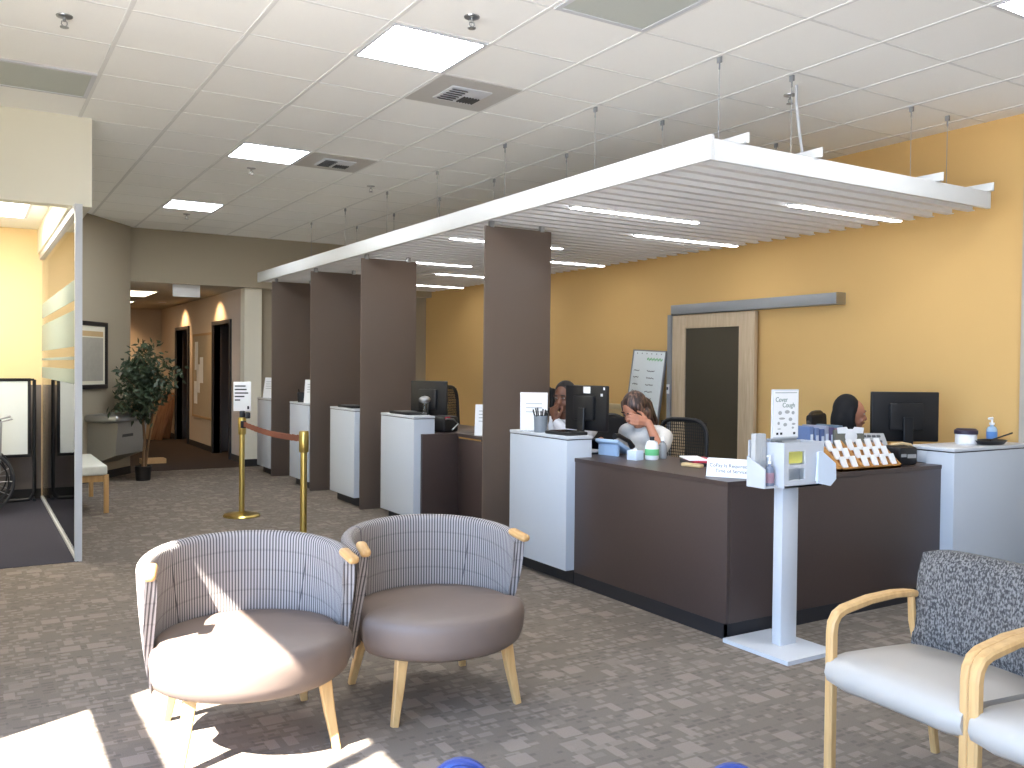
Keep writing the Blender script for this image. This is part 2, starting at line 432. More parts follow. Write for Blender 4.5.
# left: diagonal wall, glass room walls, header over the glass room
dvec = Vector((0.55, 0.743, 0)).normalized(); dang = math.atan2(dvec.y, dvec.x); dn = Vector((dvec.y, -dvec.x, 0))
DA = Vector((0.62, 11.26, 0)); DB = Vector((1.824, 12.886, 0)); DL = (DB - DA).length + 0.12
o = struct(MB().span((0, 0, 0), (DL, 0.12, CEIL)).build('wall_diagonal', M['taupe'], smooth=0)); o.location = DA; o.rotation_euler = (0, 0, dang)
o = struct(MB().span((0, -0.012, 0), (DL, 0, 0.1)).build('baseboard_diagonal', M['base'], smooth=0)); o.location = DA; o.rotation_euler = (0, 0, dang)
struct(MB().span((XL - 0.1, 11.0, 0), (0.74, 11.12, CEIL)).build('wall_glass_room_back', M['yellow_pale'], smooth=0))
struct(MB().span((XL, 10.975, 0.11), (0.70, 11.0, 1.24)).build('trim_wainscot', mat('wainscot_grey', (128, 120, 118), 0.6), smooth=0))
struct(MB().span((XL, 10.965, 0), (0.70, 11.0, 0.11)).build('baseboard_glass_room', M['base'], smooth=0))
struct(MB().span((XL - 0.1, 7.45, 2.66), (0.815, 7.60, CEIL)).build('wall_glass_room_header', M['cream'], smooth=0))
struct(MB().span((0.665, 7.60, 2.66), (0.815, 11.3, CEIL)).build('wall_glass_room_side_header', M['cream'], smooth=0))
struct(MB().span((XL, 7.60, 2.925), (0.665, 11.0, 2.99)).build('ceiling_glass_room', M['ceiling'], smooth=0))
struct(MB().span((XL, 7.34, 0.0), (0.715, 11.0, 0.004)).build('floor_glass_room', M['carpet_room'], smooth=0))
# left wall with the tall storefront windows (outside the picture, where the daylight comes in)
YJ = 3.43
w = MB()
w.span((XL - 0.2, YJ, 0), (XL, 11.1, CEIL))
w.span((XL - 0.2, YN, 0), (XL, YJ, 0.12)).span((XL - 0.2, YN, 3.29), (XL, YJ, CEIL))
struct(w.build('wall_left', M['cream'], smooth=0))
w = MB()
for za, zb in ((1.95, 2.10), (3.04, 3.21)): w.span((XL - 0.08, YN, za), (XL - 0.02, YJ, zb))
for y in (2.0, 0.5, -1.0, -2.5): w.span((XL - 0.08, y - 0.03, 0.12), (XL - 0.02, y + 0.03, 3.29))
struct(w.build('window_1', M['window_metal'], smooth=0))
w = MB()
w.span((XL, YN - 0.15, 0), (XR, YN, CEIL))
struct(w.build('wall_front', mat('wall_umber_low_bounce', (92, 82, 74), 0.8), smooth=0))  # unseen wall, its dark colour invented to cut bounced light
# hall beyond the opening
HX0, HX1, HY = 1.85, 3.53, 20.0
struct(MB().span((1.2, YF, -0.12), (4.2, HY + 0.2, 0.002)).build('floor_hall', M['carpet_hall'], smooth=0))
struct(MB().span((1.2, YF + 0.3, 2.63), (4.2, HY + 0.2, 2.72)).build('ceiling_hall', M['taupe'], smooth=0))
struct(MB().span((HX0 - 0.75, YF + 0.02, 0), (HX0 - 0.65, HY, 2.63)).build('wall_hall_left', M['hall'], smooth=0))
struct(MB().span((1.0, HY, 0), (4.2, HY + 0.15, 2.63)).build('wall_hall_back', M['hall'], smooth=0))
hw = MB()
D1, D2, DH = (14.2, 15.3), (17.27, 18.37), 2.13
hw.span((HX1, YF + 0.3, 0), (HX1 + 0.1, D1[0], 2.63)).span((HX1, D1[1], 0), (HX1 + 0.1, D2[0], 2.63)).span((HX1, D2[1], 0), (HX1 + 0.1, HY, 2.63))
hw.span((HX1, D1[0], DH), (HX1 + 0.1, D1[1], 2.63)).span((HX1, D2[0], DH), (HX1 + 0.1, D2[1], 2.63))
struct(hw.build('wall_hall_right', M['hall'], smooth=0))
struct(MB().span((HX1 - 0.012, YF + 0.3, 0), (HX1, D1[0] - 0.06, 0.1)).span((HX1 - 0.012, D1[1] + 0.06, 0), (HX1, D2[0] - 0.06, 0.1)).span((HX1 - 0.012, D2[1] + 0.06, 0), (HX1, HY, 0.1)).build('baseboard_hall', M['base'], smooth=0))
for n, (ya, yb) in (('door_2', D1), ('door_3', D2)):
    fr = MB(); 
    fr.span((HX1 - 0.03, ya - 0.06, 0), (HX1 + 0.13, ya, DH + 0.06)).span((HX1 - 0.03, yb, 0), (HX1 + 0.13, yb + 0.06, DH + 0.06)).span((HX1 - 0.03, ya, DH), (HX1 + 0.13, yb, DH + 0.06))
    fo = struct(fr.build(n, M['door_black'], smooth=0))
    # leaf swung into the dark room, its wood colour lightened to show there
    lf = MB().span((0, 0, 0.02), (0.045, 0.82, DH - 0.02), bev=0.004).build('door_leaf', M['oak'], fo); lf.location = (HX1 + 0.06, ya + 0.02, 0); lf.rotation_euler = (0, 0, R(-28))
    MB().tube([(0.045, 0.74, 1.0), (0.09, 0.74, 1.0)], 0.012).tube([(0.09, 0.74, 1.0), (0.09, 0.64, 1.0)], 0.01).ball((0.045, 0.74, 1.12), 0.018).build('door_handle', M['steel'], lf)
    MB().span((HX1 + 0.9, ya - 0.3, 0), (HX1 + 1.0, yb + 0.3, 2.63)).span((HX1 + 0.1, ya - 0.3, 0), (HX1 + 0.9, ya - 0.2, 2.63)).span((HX1 + 0.1, yb + 0.2, 0), (HX1 + 0.9, yb + 0.3, 2.63)).span((HX1 + 0.1, ya - 0.3, 2.5), (HX1 + 1.0, yb + 0.3, 2.63)).build('room_behind', M['door_black'], fo, smooth=0)  # walls coloured black to paint in the dark of the unlit room

# ------------------------------------------------------------------ ceiling fittings
cell = lambda i, j: (2.562 + 0.61 * i + 0.305, 3.843 + 0.61 * j + 0.305)
def make_panel(label, x, y):
    t = thing('ceiling_light', label, 'ceiling light', (x, y, CEIL), 0, 'square ceiling lights')
    f = MB()
    for a, b in (((-.293, -.293), (.293, -.275)), ((-.293, .275), (.293, .293)), ((-.293, -.275), (-.275, .275)), ((.275, -.275), (.293, .275))):
        f.span((*a, -0.008), (*b, 0.0))
    f.build('light_frame', M['white_metal'], t, smooth=0)
    MB().span((-.275, -.275, -0.004), (.275, .275, -0.001)).build('diffuser', M['lamp'], t, smooth=0)
    return t
lights = [((-1, 1), 'large bright square ceiling light beside the nearer air diffuser'),
          ((-1, 6), 'bright square ceiling light beside the farther air diffuser'),
          ((-1, 11), 'small far bright square ceiling light nearest the hall opening'),
          ((3, -3), 'bright square ceiling light cut off by the top right corner of the photo')]
first = None
for (i, j), lb in lights:
    x, y = cell(i, j)
    if first is None: first = make_panel(lb, x, y)
    else: dup(first, (x, y, CEIL), 0, lb)
def make_diffuser(label, i, j):
    x, y = cell(i, j)
    t = thing('air_diffuser', label, 'air vent', (x, y, CEIL), 0, 'square air diffusers')
    MB().span((-.293, -.293, -0.006), (.293, .293, -0.001)).build('diffuser_plate', M['diff_panel'], t, smooth=0)
    v = MB().span((-.15, -.15, -0.016), (.15, .15, -0.006), bev=0.004)
    v.build('vent_frame', M['white_metal'], t)
    lv = MB()
    for k in range(6): lv.box((-.075, -.11 + k * .044, -0.02), (.11, .022, .006), (R(25), 0, 0))
    for k in range(6): lv.box((.02 + k * .022, .06, -0.02), (.011, .12, .006), (0, R(25), 0))
    lv.build('vent_louvre', M['vent_dark'], t, smooth=0)
    return t
d0 = make_diffuser('grey panel with square air diffuser next to the large ceiling light', 0, 2)
x, y = cell(0, 6); dup(d0, (x, y, CEIL), 0, 'smaller far grey panel with square air diffuser beside the second ceiling light')
def grille(label, i, j):
    x, y = cell(i, j); t = thing('return_air_grille', label, 'air vent', (x, y, CEIL))
    f = MB()
    for a, b in (((-.293, -.293), (.293, -.265)), ((-.293, .265), (.293, .293)), ((-.293, -.265), (-.265, .265)), ((.265, -.265), (.293, .265))): f.span((*a, -0.010), (*b, 0))
    f.build('grille_frame', M['white_metal'], t, smooth=0)
    MB().span((-.265, -.265, -.006), (.265, .265, -.001)).build('perforated_face', M['vent_grey'], t, smooth=0)
grille('square perforated return grille at the top edge above the canopy', 0, -1)
grille('dark perforated vent in the ceiling above the cream header at the far left', -4, 4)
def make_sprinkler(label, x, y):
    t = thing('fire_sprinkler', label, 'sprinkler', (x, y, CEIL), 0, 'ceiling sprinklers')
    MB().lathe([(0.0, 0.0), (0.042, 0.0), (0.040, -0.006), (0.020, -0.012), (0.0, -0.012)]).build('escutcheon', M['steel'], t)
    MB().tube([(0, 0, -0.01), (0, 0, -0.03)], 0.009).tube([(-.012, 0, -.028), (-.014, 0, -.045), (0, 0, -.058)], 0.003).tube([(.012, 0, -.028), (.014, 0, -.045), (0, 0, -.058)], 0.003).build('sprinkler_body', M['steel'], t)
    MB().lathe([(0.0, -0.062), (0.022, -0.062), (0.022, -0.058), (0.0, -0.058)]).build('deflector', M['steel'], t)
    return t
s0 = make_sprinkler('sprinkler in front of the dark perforated vent at the upper left', 0.45, 5.34)
for x, y, lb in ((2.28, 4.17, 'sprinkler just right of the large bright ceiling light'), (2.29, 8.47, 'sprinkler just below the second ceiling light'),
                 (2.32, 11.5, 'tiny sprinkler below the farthest ceiling light'), (4.72, 4.18, 'sprinkler above the near end of the slatted canopy'), (3.55, 8.62, 'small sprinkler above the middle of the canopy front edge')):
    dup(s0, (x, y, CEIL), 0, lb)

# ------------------------------------------------------------------ slatted canopy
CX0, CX1, CY0, CY1, CZ0, CZ1 = 3.44, 6.09, 3.59, 12.40, 2.62, 2.735
cp = thing('slatted_canopy', 'long white slatted canopy hung on wires over the reception counter', 'canopy', (CX0, CY0, CZ0))
W = lambda x, y, z: (x - CX0, y - CY0, z - CZ0)
MB().span(W(CX0, CY0, CZ0), W(CX0 + 0.03, CY1, CZ1 + 0.02), bev=0.002).build('fascia', M['canopy_white'], cp)
MB().span(W(CX0 + 0.03, CY0, CZ0), W(CX1, CY0 + 0.03, CZ1), bev=0.002).build('end_fascia', M['canopy_white'], cp)
sl = MB()
ny = 57
for k in range(1, ny):
    y = CY0 + 0.155 * k
    if y > CY1 - 0.02: break
    sl.span(W(CX0 + 0.03, y - 0.011, CZ0 + 0.008), W(CX1 + 0.02, y + 0.011, CZ1 - 0.01))
    sl.span(W(CX0 + 0.03, y - 0.026, CZ0 + 0.004), W(CX1 + 0.02, y + 0.026, CZ0 + 0.010))
sl.build('slat_panel', M['slat'], cp, smooth=0)
for x in (3.70, 4.305, 5.49, 6.07):
    MB().span(W(x - 0.004, CY0 - 0.03, CZ1), W(x + 0.004, CY1, CZ1 + 0.06)).span(W(x - 0.035, CY0 - 0.03, CZ1), W(x + 0.004, CY1, CZ1 + 0.006)).build('carrier_rail', M['canopy_white'], cp, smooth=0)
hooks = [(x, y) for y in (3.90, 5.12, 6.36, 7.60, 8.78, 10.0, 11.2) for x in (3.80, 4.42, 5.63, 6.05)]
for x, y in hooks:
    wv = MB().tube([W(x, y, CZ1 + 0.02), W(x, y, CEIL - 0.02)], 0.0022, 6).build('hanger_wire', M['alum'], cp)
    MB().box(W(x, y, CEIL - 0.018), (0.016, 0.03, 0.036)).tube([W(x, y, CEIL - 0.03), W(x, y, CEIL - 0.075)], 0.005, 8).build('wire_clip', M['alum'], wv)
# power cord to the canopy lights
cd = MB().tube([(4.60, 4.02, CEIL), (4.60, 4.02, CEIL - 0.1), (4.63, 4.02, 3.05), (4.64, 4.0, 2.9), (4.64, 4.0, CZ1)], 0.009, 8).build('power_cord', M['white_metal'])
tag(cd, 'white power cord dropping from the ceiling to the near end of the canopy', 'cord')
# linear lamps
lamps = [(3.67, 5.15, 'linear lamp nearest the canopy front edge, above the open counter'), (4.88, 6.05, 'linear lamp at the wall side of the canopy, second from its near end'),
         (4.86, 4.26, 'linear lamp nearest the near end of the canopy, at the wall side'), (3.67, 7.10, 'linear lamp partly hidden behind the nearest bronze panel, upper one'),
         (4.88, 8.06, 'linear lamp just right of the nearest bronze panel, lower one'), (3.70, 9.01, 'linear lamp touching the second bronze panel, upper one'),
         (4.93, 9.88, 'linear lamp between the second and nearest bronze panels, middle of three'), (4.93, 11.37, 'farthest linear lamp, just above the far dim wall')]
base = None
for x, y, lb in lamps:
    y = CY0 + 0.155 * (math.floor((y - CY0) / 0.155) + 0.5)
    if base is None:
        t = thing('linear_lamp', lb, 'linear lamp', (x, y, CZ0), 0, 'linear lamps set in the slatted canopy')
        MB().span((0, -0.028, 0.002), (1.21, 0.028, 0.09), bev=0.003).build('lamp_housing', M['white_metal'], t)
        MB().span((0.01, -0.024, -0.004), (1.20, 0.024, 0.001)).build('lamp_diffuser', M['strip'], t, smooth=0)
        base = t
    else: dup(base, (x, y, CZ0), 0, lb)

# ------------------------------------------------------------------ bronze divider panels
names = [('bronze divider panel nearest the camera, beside the cabinet with the white sign', 6.07), ('second bronze divider panel, behind the white cabinet with the dark ledge', 8.62),
         ('third bronze divider panel from the camera', 10.18), ('farthest bronze divider panel, beside the last pale cabinet', 11.74)]
base = None
for lb, y in names:
    if base is None:
        t = thing('divider_panel', lb, 'divider panel', (3.45, y, 0), 0, 'bronze divider panels')
        MB().span((0, -0.008, 0.005), (0.62, 0.008, 2.585), bev=0.002).build('panel_sheet', M['panel'], t)
        for x in (0.06, 0.53):
            MB().box((x, 0, 2.60), (0.04, 0.035, 0.05), bev=0.004).tube([(x, 0, 2.62), (x, 0, 2.65)], 0.006).build('panel_clip', M['steel'], t)
        base = t
    else: dup(base, (3.45, y, 0), 0, lb)

# ------------------------------------------------------------------ white cabinets on the counter line
def cabinet(label, y0, y1, x0=3.45, x1=3.66, z1=1.03):
    t = thing('pedestal_cabinet', label, 'cabinet', (x0, y0, 0), 0, 'white counter cabinets')
    MB().span((0, 0, 0.10), (x1 - x0, y1 - y0, z1 - 0.028), bev=0.002).build('cabinet_body', M['laminate_white'], t)
    MB().span((0.004, 0.004, z1 - 0.030), (x1 - x0 - 0.004, y1 - y0 - 0.004, z1 - 0.022)).build('shadow_gap', M['kick'], t, smooth=0)
    MB().span((-0.003, -0.003, z1 - 0.022), (x1 - x0 + 0.003, y1 - y0 + 0.003, z1), bev=0.003).build('cabinet_top', M['white_metal'], t)
    MB().span((0.08, 0.02, 0.0), (x1 - x0, y1 - y0 - 0.02, 0.10)).build('toe_kick', M['kick'], t, smooth=0)
    return t
cabinet('white counter cabinet carrying the pen cup and small white sign', 4.96, 5.70, 3.475, 3.685, 1.016)
cabinet('white counter cabinet beside the brown recess, with a black tray on top', 7.33, 8.08)
cabinet('white counter cabinet between the second and third bronze panels', 8.78, 9.50)
cabinet('white counter cabinet with a small black cup, between the third and farthest panels', 10.24, 10.95)
cabinet('last pale counter cabinet against the far wall', 11.77, 12.40)
# right end cabinet
t = thing('end_cabinet', 'wide white end cabinet at the right wall holding the wipes tub and blue bottle', 'cabinet', (5.48, 3.44, 0))
MB().span((0, 0, 0.0), (0.93, 0.20, 0.95), bev=0.002).build('cabinet_body', M['laminate_white'], t)
MB().span((0.004, 0.004, 0.95), (0.925, 0.33, 0.958)).build('shadow_gap', M['kick'], t, smooth=0)
MB().span((-0.003, -0.003, 0.958), (0.93, 0.34, 0.98), bev=0.003).build('cabinet_top', M['white_metal'], t)
MB().span((0, 0.20, 0.87), (0.93, 0.335, 0.95), bev=0.002).build('cabinet_ledge', M['laminate_white'], t)

# ------------------------------------------------------------------ reception counters
DT = 0.867
t = thing('reception_counter', 'dark brown L shaped reception counter with gloss top and black kick', 'counter', (3.545, 3.53, 0))
MB().span((0, 0, 0.085), (0.03, 1.43, DT - 0.025), bev=0.002).build('front_panel', M['laminate_dark'], t)
MB().span((0.03, 0.0, 0.085), (1.935, 0.03, DT - 0.025), bev=0.002).build('side_panel', M['laminate_dark'], t)
top = MB().prism([(-0.004, -0.004), (1.935, -0.004), (1.935, 0.26), (2.88, 0.26), (2.88, 0.74), (0.68, 0.74), (0.68, 2.0), (0.145, 2.0), (0.145, 1.43), (-0.004, 1.43)], 0.025, Matrix.Translation((0, 0, DT - 0.025)))
top.build('worktop', M['laminate_dark'], t, smooth=0)
MB().span((0.0, 0.0, 0), (0.015, 1.43, 0.085)).span((0.0, 0.0, 0), (1.935, 0.015, 0.085)).build('toe_kick', M['kick'], t, smooth=0)
MB().span((0.16, 1.97, 0), (0.66, 2.0, DT - 0.025)).build('end_support', M['laminate_dark'], t, smooth=0)
t = thing('side_counter', 'brown recessed counter between the nearest panel and the next white cabinet', 'counter', (3.50, 6.60, 0))
MB().span((0.39, 0.0, 0.085), (0.42, 0.73, DT - 0.05), bev=0.002).build('front_panel', M['laminate_dark'], t)
MB().span((0.02, 0.695, 0.085), (0.39, 0.735, DT), bev=0.002).build('return_panel', M['laminate_dark'], t)
MB().span((0.375, 0.0, DT - 0.03), (1.0, 0.695, DT), bev=0.003).span((0.172, 0.735, DT - 0.03), (1.0, 1.9, DT), bev=0.003).build('worktop', M['laminate_dark'], t)
MB().span((0.43, 0.0, 0), (0.45, 0.73, 0.085)).build('toe_kick', M['kick'], t, smooth=0)
MB().span((0.48, 0.0, 0), (0.98, 0.03, DT - 0.03)).span((0.18, 1.87, 0), (0.98, 1.90, DT - 0.03)).build('end_support', M['laminate_dark'], t, smooth=0)

# ------------------------------------------------------------------ sliding door on the ochre wall
d = thing('sliding_door', 'maple framed sliding door with dark glass hanging on the ochre wall', 'door', (6.40, 6.01, 0))
fr = MB(); Y1 = 1.15
fr.span((-0.045, 0, 0.01), (0, 0.20, 2.04), bev=0.002).span((-0.045, Y1 - 0.195, 0.01), (0, Y1, 2.04), bev=0.002)
fr.span((-0.045, 0.20, 1.90), (0, Y1 - 0.195, 2.04), bev=0.002).span((-0.045, 0.20, 0.01), (0, Y1 - 0.195, 0.25), bev=0.002)
fr.build('door_frame', M['door_wood'], d)
MB().span((-0.03, 0.20, 0.25), (-0.015, Y1 - 0.195, 1.90)).build('door_glass', M['dark_glass'], d, smooth=0)
MB().lathe([(0, 0), (0.022, 0), (0.022, 0.015), (0.014, 0.02), (0, 0.02)], (-0.045, Y1 - 0.08, 0.95), 20, mx=rotm(0, -PI / 2, 0)).build('door_lock', M['black'], d)
MB().span((-0.065, Y1 + 0.0, 0.0), (0.035, Y1 + 0.055, 2.05)).build('door_jamb', M['alum'], d, smooth=0)
MB().box((-0.07, Y1 + 0.03, 1.27), (0.012, 0.04, 0.10), bev=0.004).build('strike_plate', M['paper'], d)
MB().box((-0.078, Y1 + 0.03, 1.275), (0.006, 0.02, 0.03)).build('strike_hole', M['ink'], d, smooth=0)
t = thing('door_track_cover', 'long grey metal track cover above the sliding door', 'door track', (6.44, 5.06, 2.05))
MB().span((-0.12, 0, 0), (-0.002, 2.09, 0.098), bev=0.003).build('track_box', M['alum'], t)
MB().span((-0.122, -0.004, -0.002), (0, 0.0, 0.10)).build('end_cap', M['steel'], t, smooth=0)

# ------------------------------------------------------------------ glass partition and its room
t = thing('glass_partition', 'tall glass partition with frosted bands and thin white frame at the left', 'glass partition', (0.715, 7.34, 0))
MB().span((-0.006, 0.03, 0.03), (0.006, 3.64, 2.62)).build('glass_pane', M['glass'], t, smooth=0)
pf = MB().span((-0.025, 0, 0), (0.025, 0.04, 2.66), bev=0.002)
pf.build('end_post', M['white_metal'], t)
MB().span((-0.02, 0.04, 0), (0.02, 3.64, 0.03)).build('floor_channel', M['white_metal'], t, smooth=0)
MB().span((-0.03, 0.04, 2.60), (0.03, 3.64, 2.66)).build('head_channel', M['white_metal'], t, smooth=0)
for za, zb in ((1.96, 2.115), (1.607, 1.885), (1.505, 1.53), (1.32, 1.435)):  # lowest band paints in a reflection on the glass; upper three are frosted film
    MB().span((-0.009, 0.04, za), (-0.007, 3.63, zb)).build('frost_and_reflection_band', M['frost'], t, smooth=0)
# mobile whiteboard
t = thing('mobile_whiteboard', 'white board in a black frame on a tube stand in the glass room', 'whiteboard', (0.02, 10.70, 0))
fr = MB()
for a, b in (((-0.62, 0.485), (0.565, 0.515)), ((-0.62, 1.285), (0.565, 1.315)), ((-0.62, 0.515), (-0.59, 1.285)), ((0.535, 0.515), (0.565, 1.285))):
    fr.span((a[0], -0.018, a[1]), (b[0], 0.012, b[1]), bev=0.003)
fr.build('board_frame', M['black'], t)
MB().span((-0.59, -0.010, 0.515), (0.535, 0.005, 1.285)).build('board_face', M['whiteboard'], t, smooth=0)
MB().tube([(0.60, 0.03, 1.30), (0.60, 0.03, 0.10), (0.55, 0.03, 0.03), (0.30, 0.03, 0.025)], 0.018).tube([(-0.62, 0.03, 1.30), (-0.62, 0.03, 0.05)], 0.016).tube([(-0.62, 0.03, 1.30), (0.60, 0.03, 1.30)], 0.012).tube([(-0.62, -0.25, 0.02), (-0.62, 0.3, 0.02)], 0.016).tube([(0.60, 0.03, 0.02), (0.60, 0.3, 0.02)], 0.016).build('stand_tube', M['black'], t)
MB().lathe([(0, 0), (0.03, 0), (0.03, 0.02), (0, 0.02)], (0.27, -0.012, 0.86), 16, mx=rotm(PI / 2, 0, 0)).build('board_magnet', M['ink'], t)
# wheelchair at the left edge
t = thing('wheelchair', 'dark wheelchair whose large wheel shows at the left edge of the photo', 'wheelchair', (0.09, 10.22, 0))
def wheel(y):
    rm = MB(); n = 40
    rm.tube([(0.31 * math.cos(2 * PI * k / n), y, 0.32 + 0.31 * math.sin(2 * PI * k / n)) for k in range(n + 1)], 0.014, 10, cap=False)
    wo = rm.build('wheel', M['tyre'], t)
    sp = MB()
    for k in range(14):
        a = 2 * PI * k / 14; sp.tube([(0.03 * math.cos(a), y, 0.32 + 0.03 * math.sin(a)), (0.30 * math.cos(a), y, 0.32 + 0.30 * math.sin(a))], 0.004, 6)
    sp.tube([(0, y - 0.03, 0.32), (0, y + 0.03, 0.32)], 0.03, 14).build('wheel_spoke', M['steel'], wo)
    MB().tube([(0.265 * math.cos(2 * PI * k / n), y - 0.03, 0.32 + 0.265 * math.sin(2 * PI * k / n)) for k in range(n + 1)], 0.008, 8, cap=False).build('push_rim', M['black'], wo)
wheel(-0.26); wheel(0.26)
MB().span((-0.25, -0.21, 0.48), (0.2, 0.21, 0.52), bev=0.01).build('seat', M['black_cloth'], t)
MB().span((0.17, -0.21, 0.52), (0.20, 0.21, 0.92), bev=0.01).build('backrest', M['black_cloth'], t)
fr = MB()
for y in (-0.22, 0.22):
    fr.tube([(0.30, y, 0.93), (0.20, y, 0.90), (0.19, y, 0.40), (0.0, y, 0.32), (-0.30, y, 0.36), (-0.34, y, 0.48), (-0.42, y, 0.15)], 0.012).tube([(0.19, y, 0.72), (-0.28, y, 0.72), (-0.32, y, 0.5)], 0.012)
fr.build('frame', M['alum'], t)
for y in (-0.2, 0.2):
    MB().lathe([(0, -0.015), (0.09, -0.015), (0.09, 0.015), (0, 0.015)], (-0.36, y, 0.09), 20, mx=rotm(PI / 2, 0, 0)).tube([(-0.36, y, 0.09), (-0.33, y, 0.36)], 0.01).build('caster', M['tyre'], t)

# ------------------------------------------------------------------ bench, fountain, picture, ficus
t = thing('bench', 'pale upholstered bench with maple legs beside the glass partition', 'bench', (0.98, 10.25, 0))
MB().box((0, 0, 0.425), (0.43, 1.32, 0.10), bev=0.022, seg=3).build('seat_cushion', mat('pale_sage_vinyl', (228, 230, 220), 0.5), t)
MB().span((-0.19, -0.63, 0.31), (0.19, -0.605, 0.375)).span((-0.19, 0.605, 0.31), (0.19, 0.63, 0.375)).span((-0.2, -0.62, 0.31), (-0.175, 0.62, 0.375)).span((0.175, -0.62, 0.31), (0.2, 0.62, 0.375)).build('apron', M['maple'], t, smooth=0)
for sx in (-1, 1):
    for sy in (-1, 1):
        MB().span((sx * 0.205 - 0.022, sy * 0.63 - 0.022, 0), (sx * 0.205 + 0.022, sy * 0.63 + 0.022, 0.38), bev=0.003).build('leg', M['maple'], t)
def on_diag(s_, out, z): 
    p = DA + dvec * s_ + dn * out; return (p.x, p.y, z)
sd = lambda x, y: (Vector((x, y, 0)) - DA).dot(dvec)
pc = (sd(1.224, 12.075) + sd(1.535, 12.495)) / 2 - 0.11
t = thing('framed_picture', 'black framed grey picture with cream mat on the diagonal wall', 'picture', on_diag(pc, 0, 1.58), dang)
fr = MB(); hw_, hh = 0.37, 0.42
for a, b in (((-hw_, -hh), (hw_, -hh + 0.055)), ((-hw_, hh - 0.055), (hw_, hh)), ((-hw_, -hh + 0.055), (-hw_ + 0.055, hh - 0.055)), ((hw_ - 0.055, -hh + 0.055), (hw_, hh - 0.055))):
    fr.span((a[0], -0.03, a[1]), (b[0], -0.001, b[1]), bev=0.003)
fr.build('picture_frame', M['door_black'], t)
MB().span((-hw_ + 0.05, -0.016, -hh + 0.05), (hw_ - 0.05, -0.004, hh - 0.05)).build('mat_board', M['cream'], t, smooth=0)
MB().span((-hw_ + 0.10, -0.019, -hh + 0.10), (hw_ - 0.10, -0.0165, hh - 0.20)).build('print', M['picture'], t, smooth=0)
MB().span((-hw_ + 0.10, -0.019, hh - 0.185), (hw_ - 0.10, -0.0165, hh - 0.12)).build('title_plate', M['tan'], t, smooth=0)
t = thing('drinking_fountain', 'grey steel wall drinking fountain beside the ficus', 'drinking fountain', on_diag(1.44, 0, 0), dang)
b = MB().box((0, -0.23, 0.80), (0.86, 0.44, 0.10), bev=0.04, seg=4); b.build('basin', M['steel'], t)
MB().ball((0.0, -0.24, 0.852), (0.30, 0.15, 0.012), 24).build('basin_bowl', M['fountain'], t)
pr = MB().prism([(0, 0.75), (-0.40, 0.75), (-0.36, 0.34), (0, 0.20)], 0.72, Matrix(((0, 0, 1, -0.33), (1, 0, 0, 0), (0, 1, 0, 0), (0, 0, 0, 1))))
pr.build('fountain_body', M['fountain'], t, smooth=0)
MB().span((-0.2, -0.385, 0.56), (0.06, -0.376, 0.68)).build('louvre_panel', M['vent_dark'], t, smooth=0)
MB().tube([(0.36, -0.1, 0.85), (0.36, -0.1, 0.93), (0.36, -0.16, 0.96)], 0.014).ball((0.36, -0.17, 0.955), 0.025).build('spout', M['white_metal'], t)
# ficus
t = thing('potted_ficus', 'tall leafy ficus tree in a small black pot at the hall opening', 'potted plant', (1.92, 12.10, 0))
MB().lathe([(0, 0), (0.085, 0), (0.10, 0.17), (0.108, 0.18), (0.095, 0.185), (0.09, 0.16), (0, 0.16)]).build('pot', M['soil'], t)
tr = MB(); lv = MB(); rnd = random.Random(3)
tr.tube([(0.0, 0, 0.15), (0.02, 0, 0.5), (-0.01, 0.02, 0.9), (0.01, 0, 1.3)], [0.022, 0.018, 0.014, 0.008]).tube([(0.03, 0.02, 0.15), (0.07, 0.01, 0.5), (0.12, 0.0, 0.9), (0.10, 0, 1.2)], [0.016, 0.013, 0.01, 0.006])
for k in range(34):
    a = rnd.uniform(0, 2 * PI); z = rnd.uniform(0.80, 1.42); L_ = rnd.uniform(0.2, 0.42)
    p0 = Vector((0.02, 0, z)); p1 = p0 + Vector((math.cos(a) * L_ * 0.6, math.sin(a) * L_ * 0.6, 0.14)); p2 = p1 + Vector((math.cos(a) * L_ * 0.55, math.sin(a) * L_ * 0.55, rnd.uniform(-0.12, 0.14)))
    tr.tube([p0, p1, p2], [0.006, 0.004, 0.002], 6)
    for q in range(52):
        s_ = rnd.random(); p = (p0.lerp(p1, s_ * 2) if s_ < 0.5 else p1.lerp(p2, s_ * 2 - 1)) + Vector((rnd.gauss(0, 0.055), rnd.gauss(0, 0.055), rnd.gauss(0, 0.06)))
        d_ = Vector((rnd.gauss(0, 1), rnd.gauss(0, 1), rnd.gauss(-0.6, 0.6))).normalized(); sdv = d_.orthogonal().normalized(); sdv.rotate(Matrix.Rotation(rnd.uniform(0, 2 * PI), 3, d_))
        l_, w_ = rnd.uniform(0.07, 0.11), rnd.uniform(0.016, 0.024); dr_ = Vector((0, 0, -0.012))
        lv.face([p, p + d_ * l_ * 0.45 + sdv * w_, p + d_ * l_ + dr_, p + d_ * l_ * 0.45 - sdv * w_])
for q in range(140):   # the topmost sprays
    p = Vector((rnd.gauss(0.05, 0.10), rnd.gauss(0, 0.08), rnd.uniform(1.4, 1.76))); d_ = Vector((rnd.gauss(0, 1), rnd.gauss(0, 1), rnd.gauss(-0.2, 0.6))).normalized(); sdv = d_.orthogonal().normalized()
    lv.face([p, p + d_ * 0.045 + sdv * 0.02, p + d_ * 0.10, p + d_ * 0.045 - sdv * 0.02])
tr.tube([(0.01, 0, 1.3), (0.03, 0.0, 1.55), (0.04, 0, 1.72)], [0.008, 0.005, 0.003], 6)
tr.build('trunk', M['bark'], t); lv.build('foliage', M['leaf'], t, smooth=0)

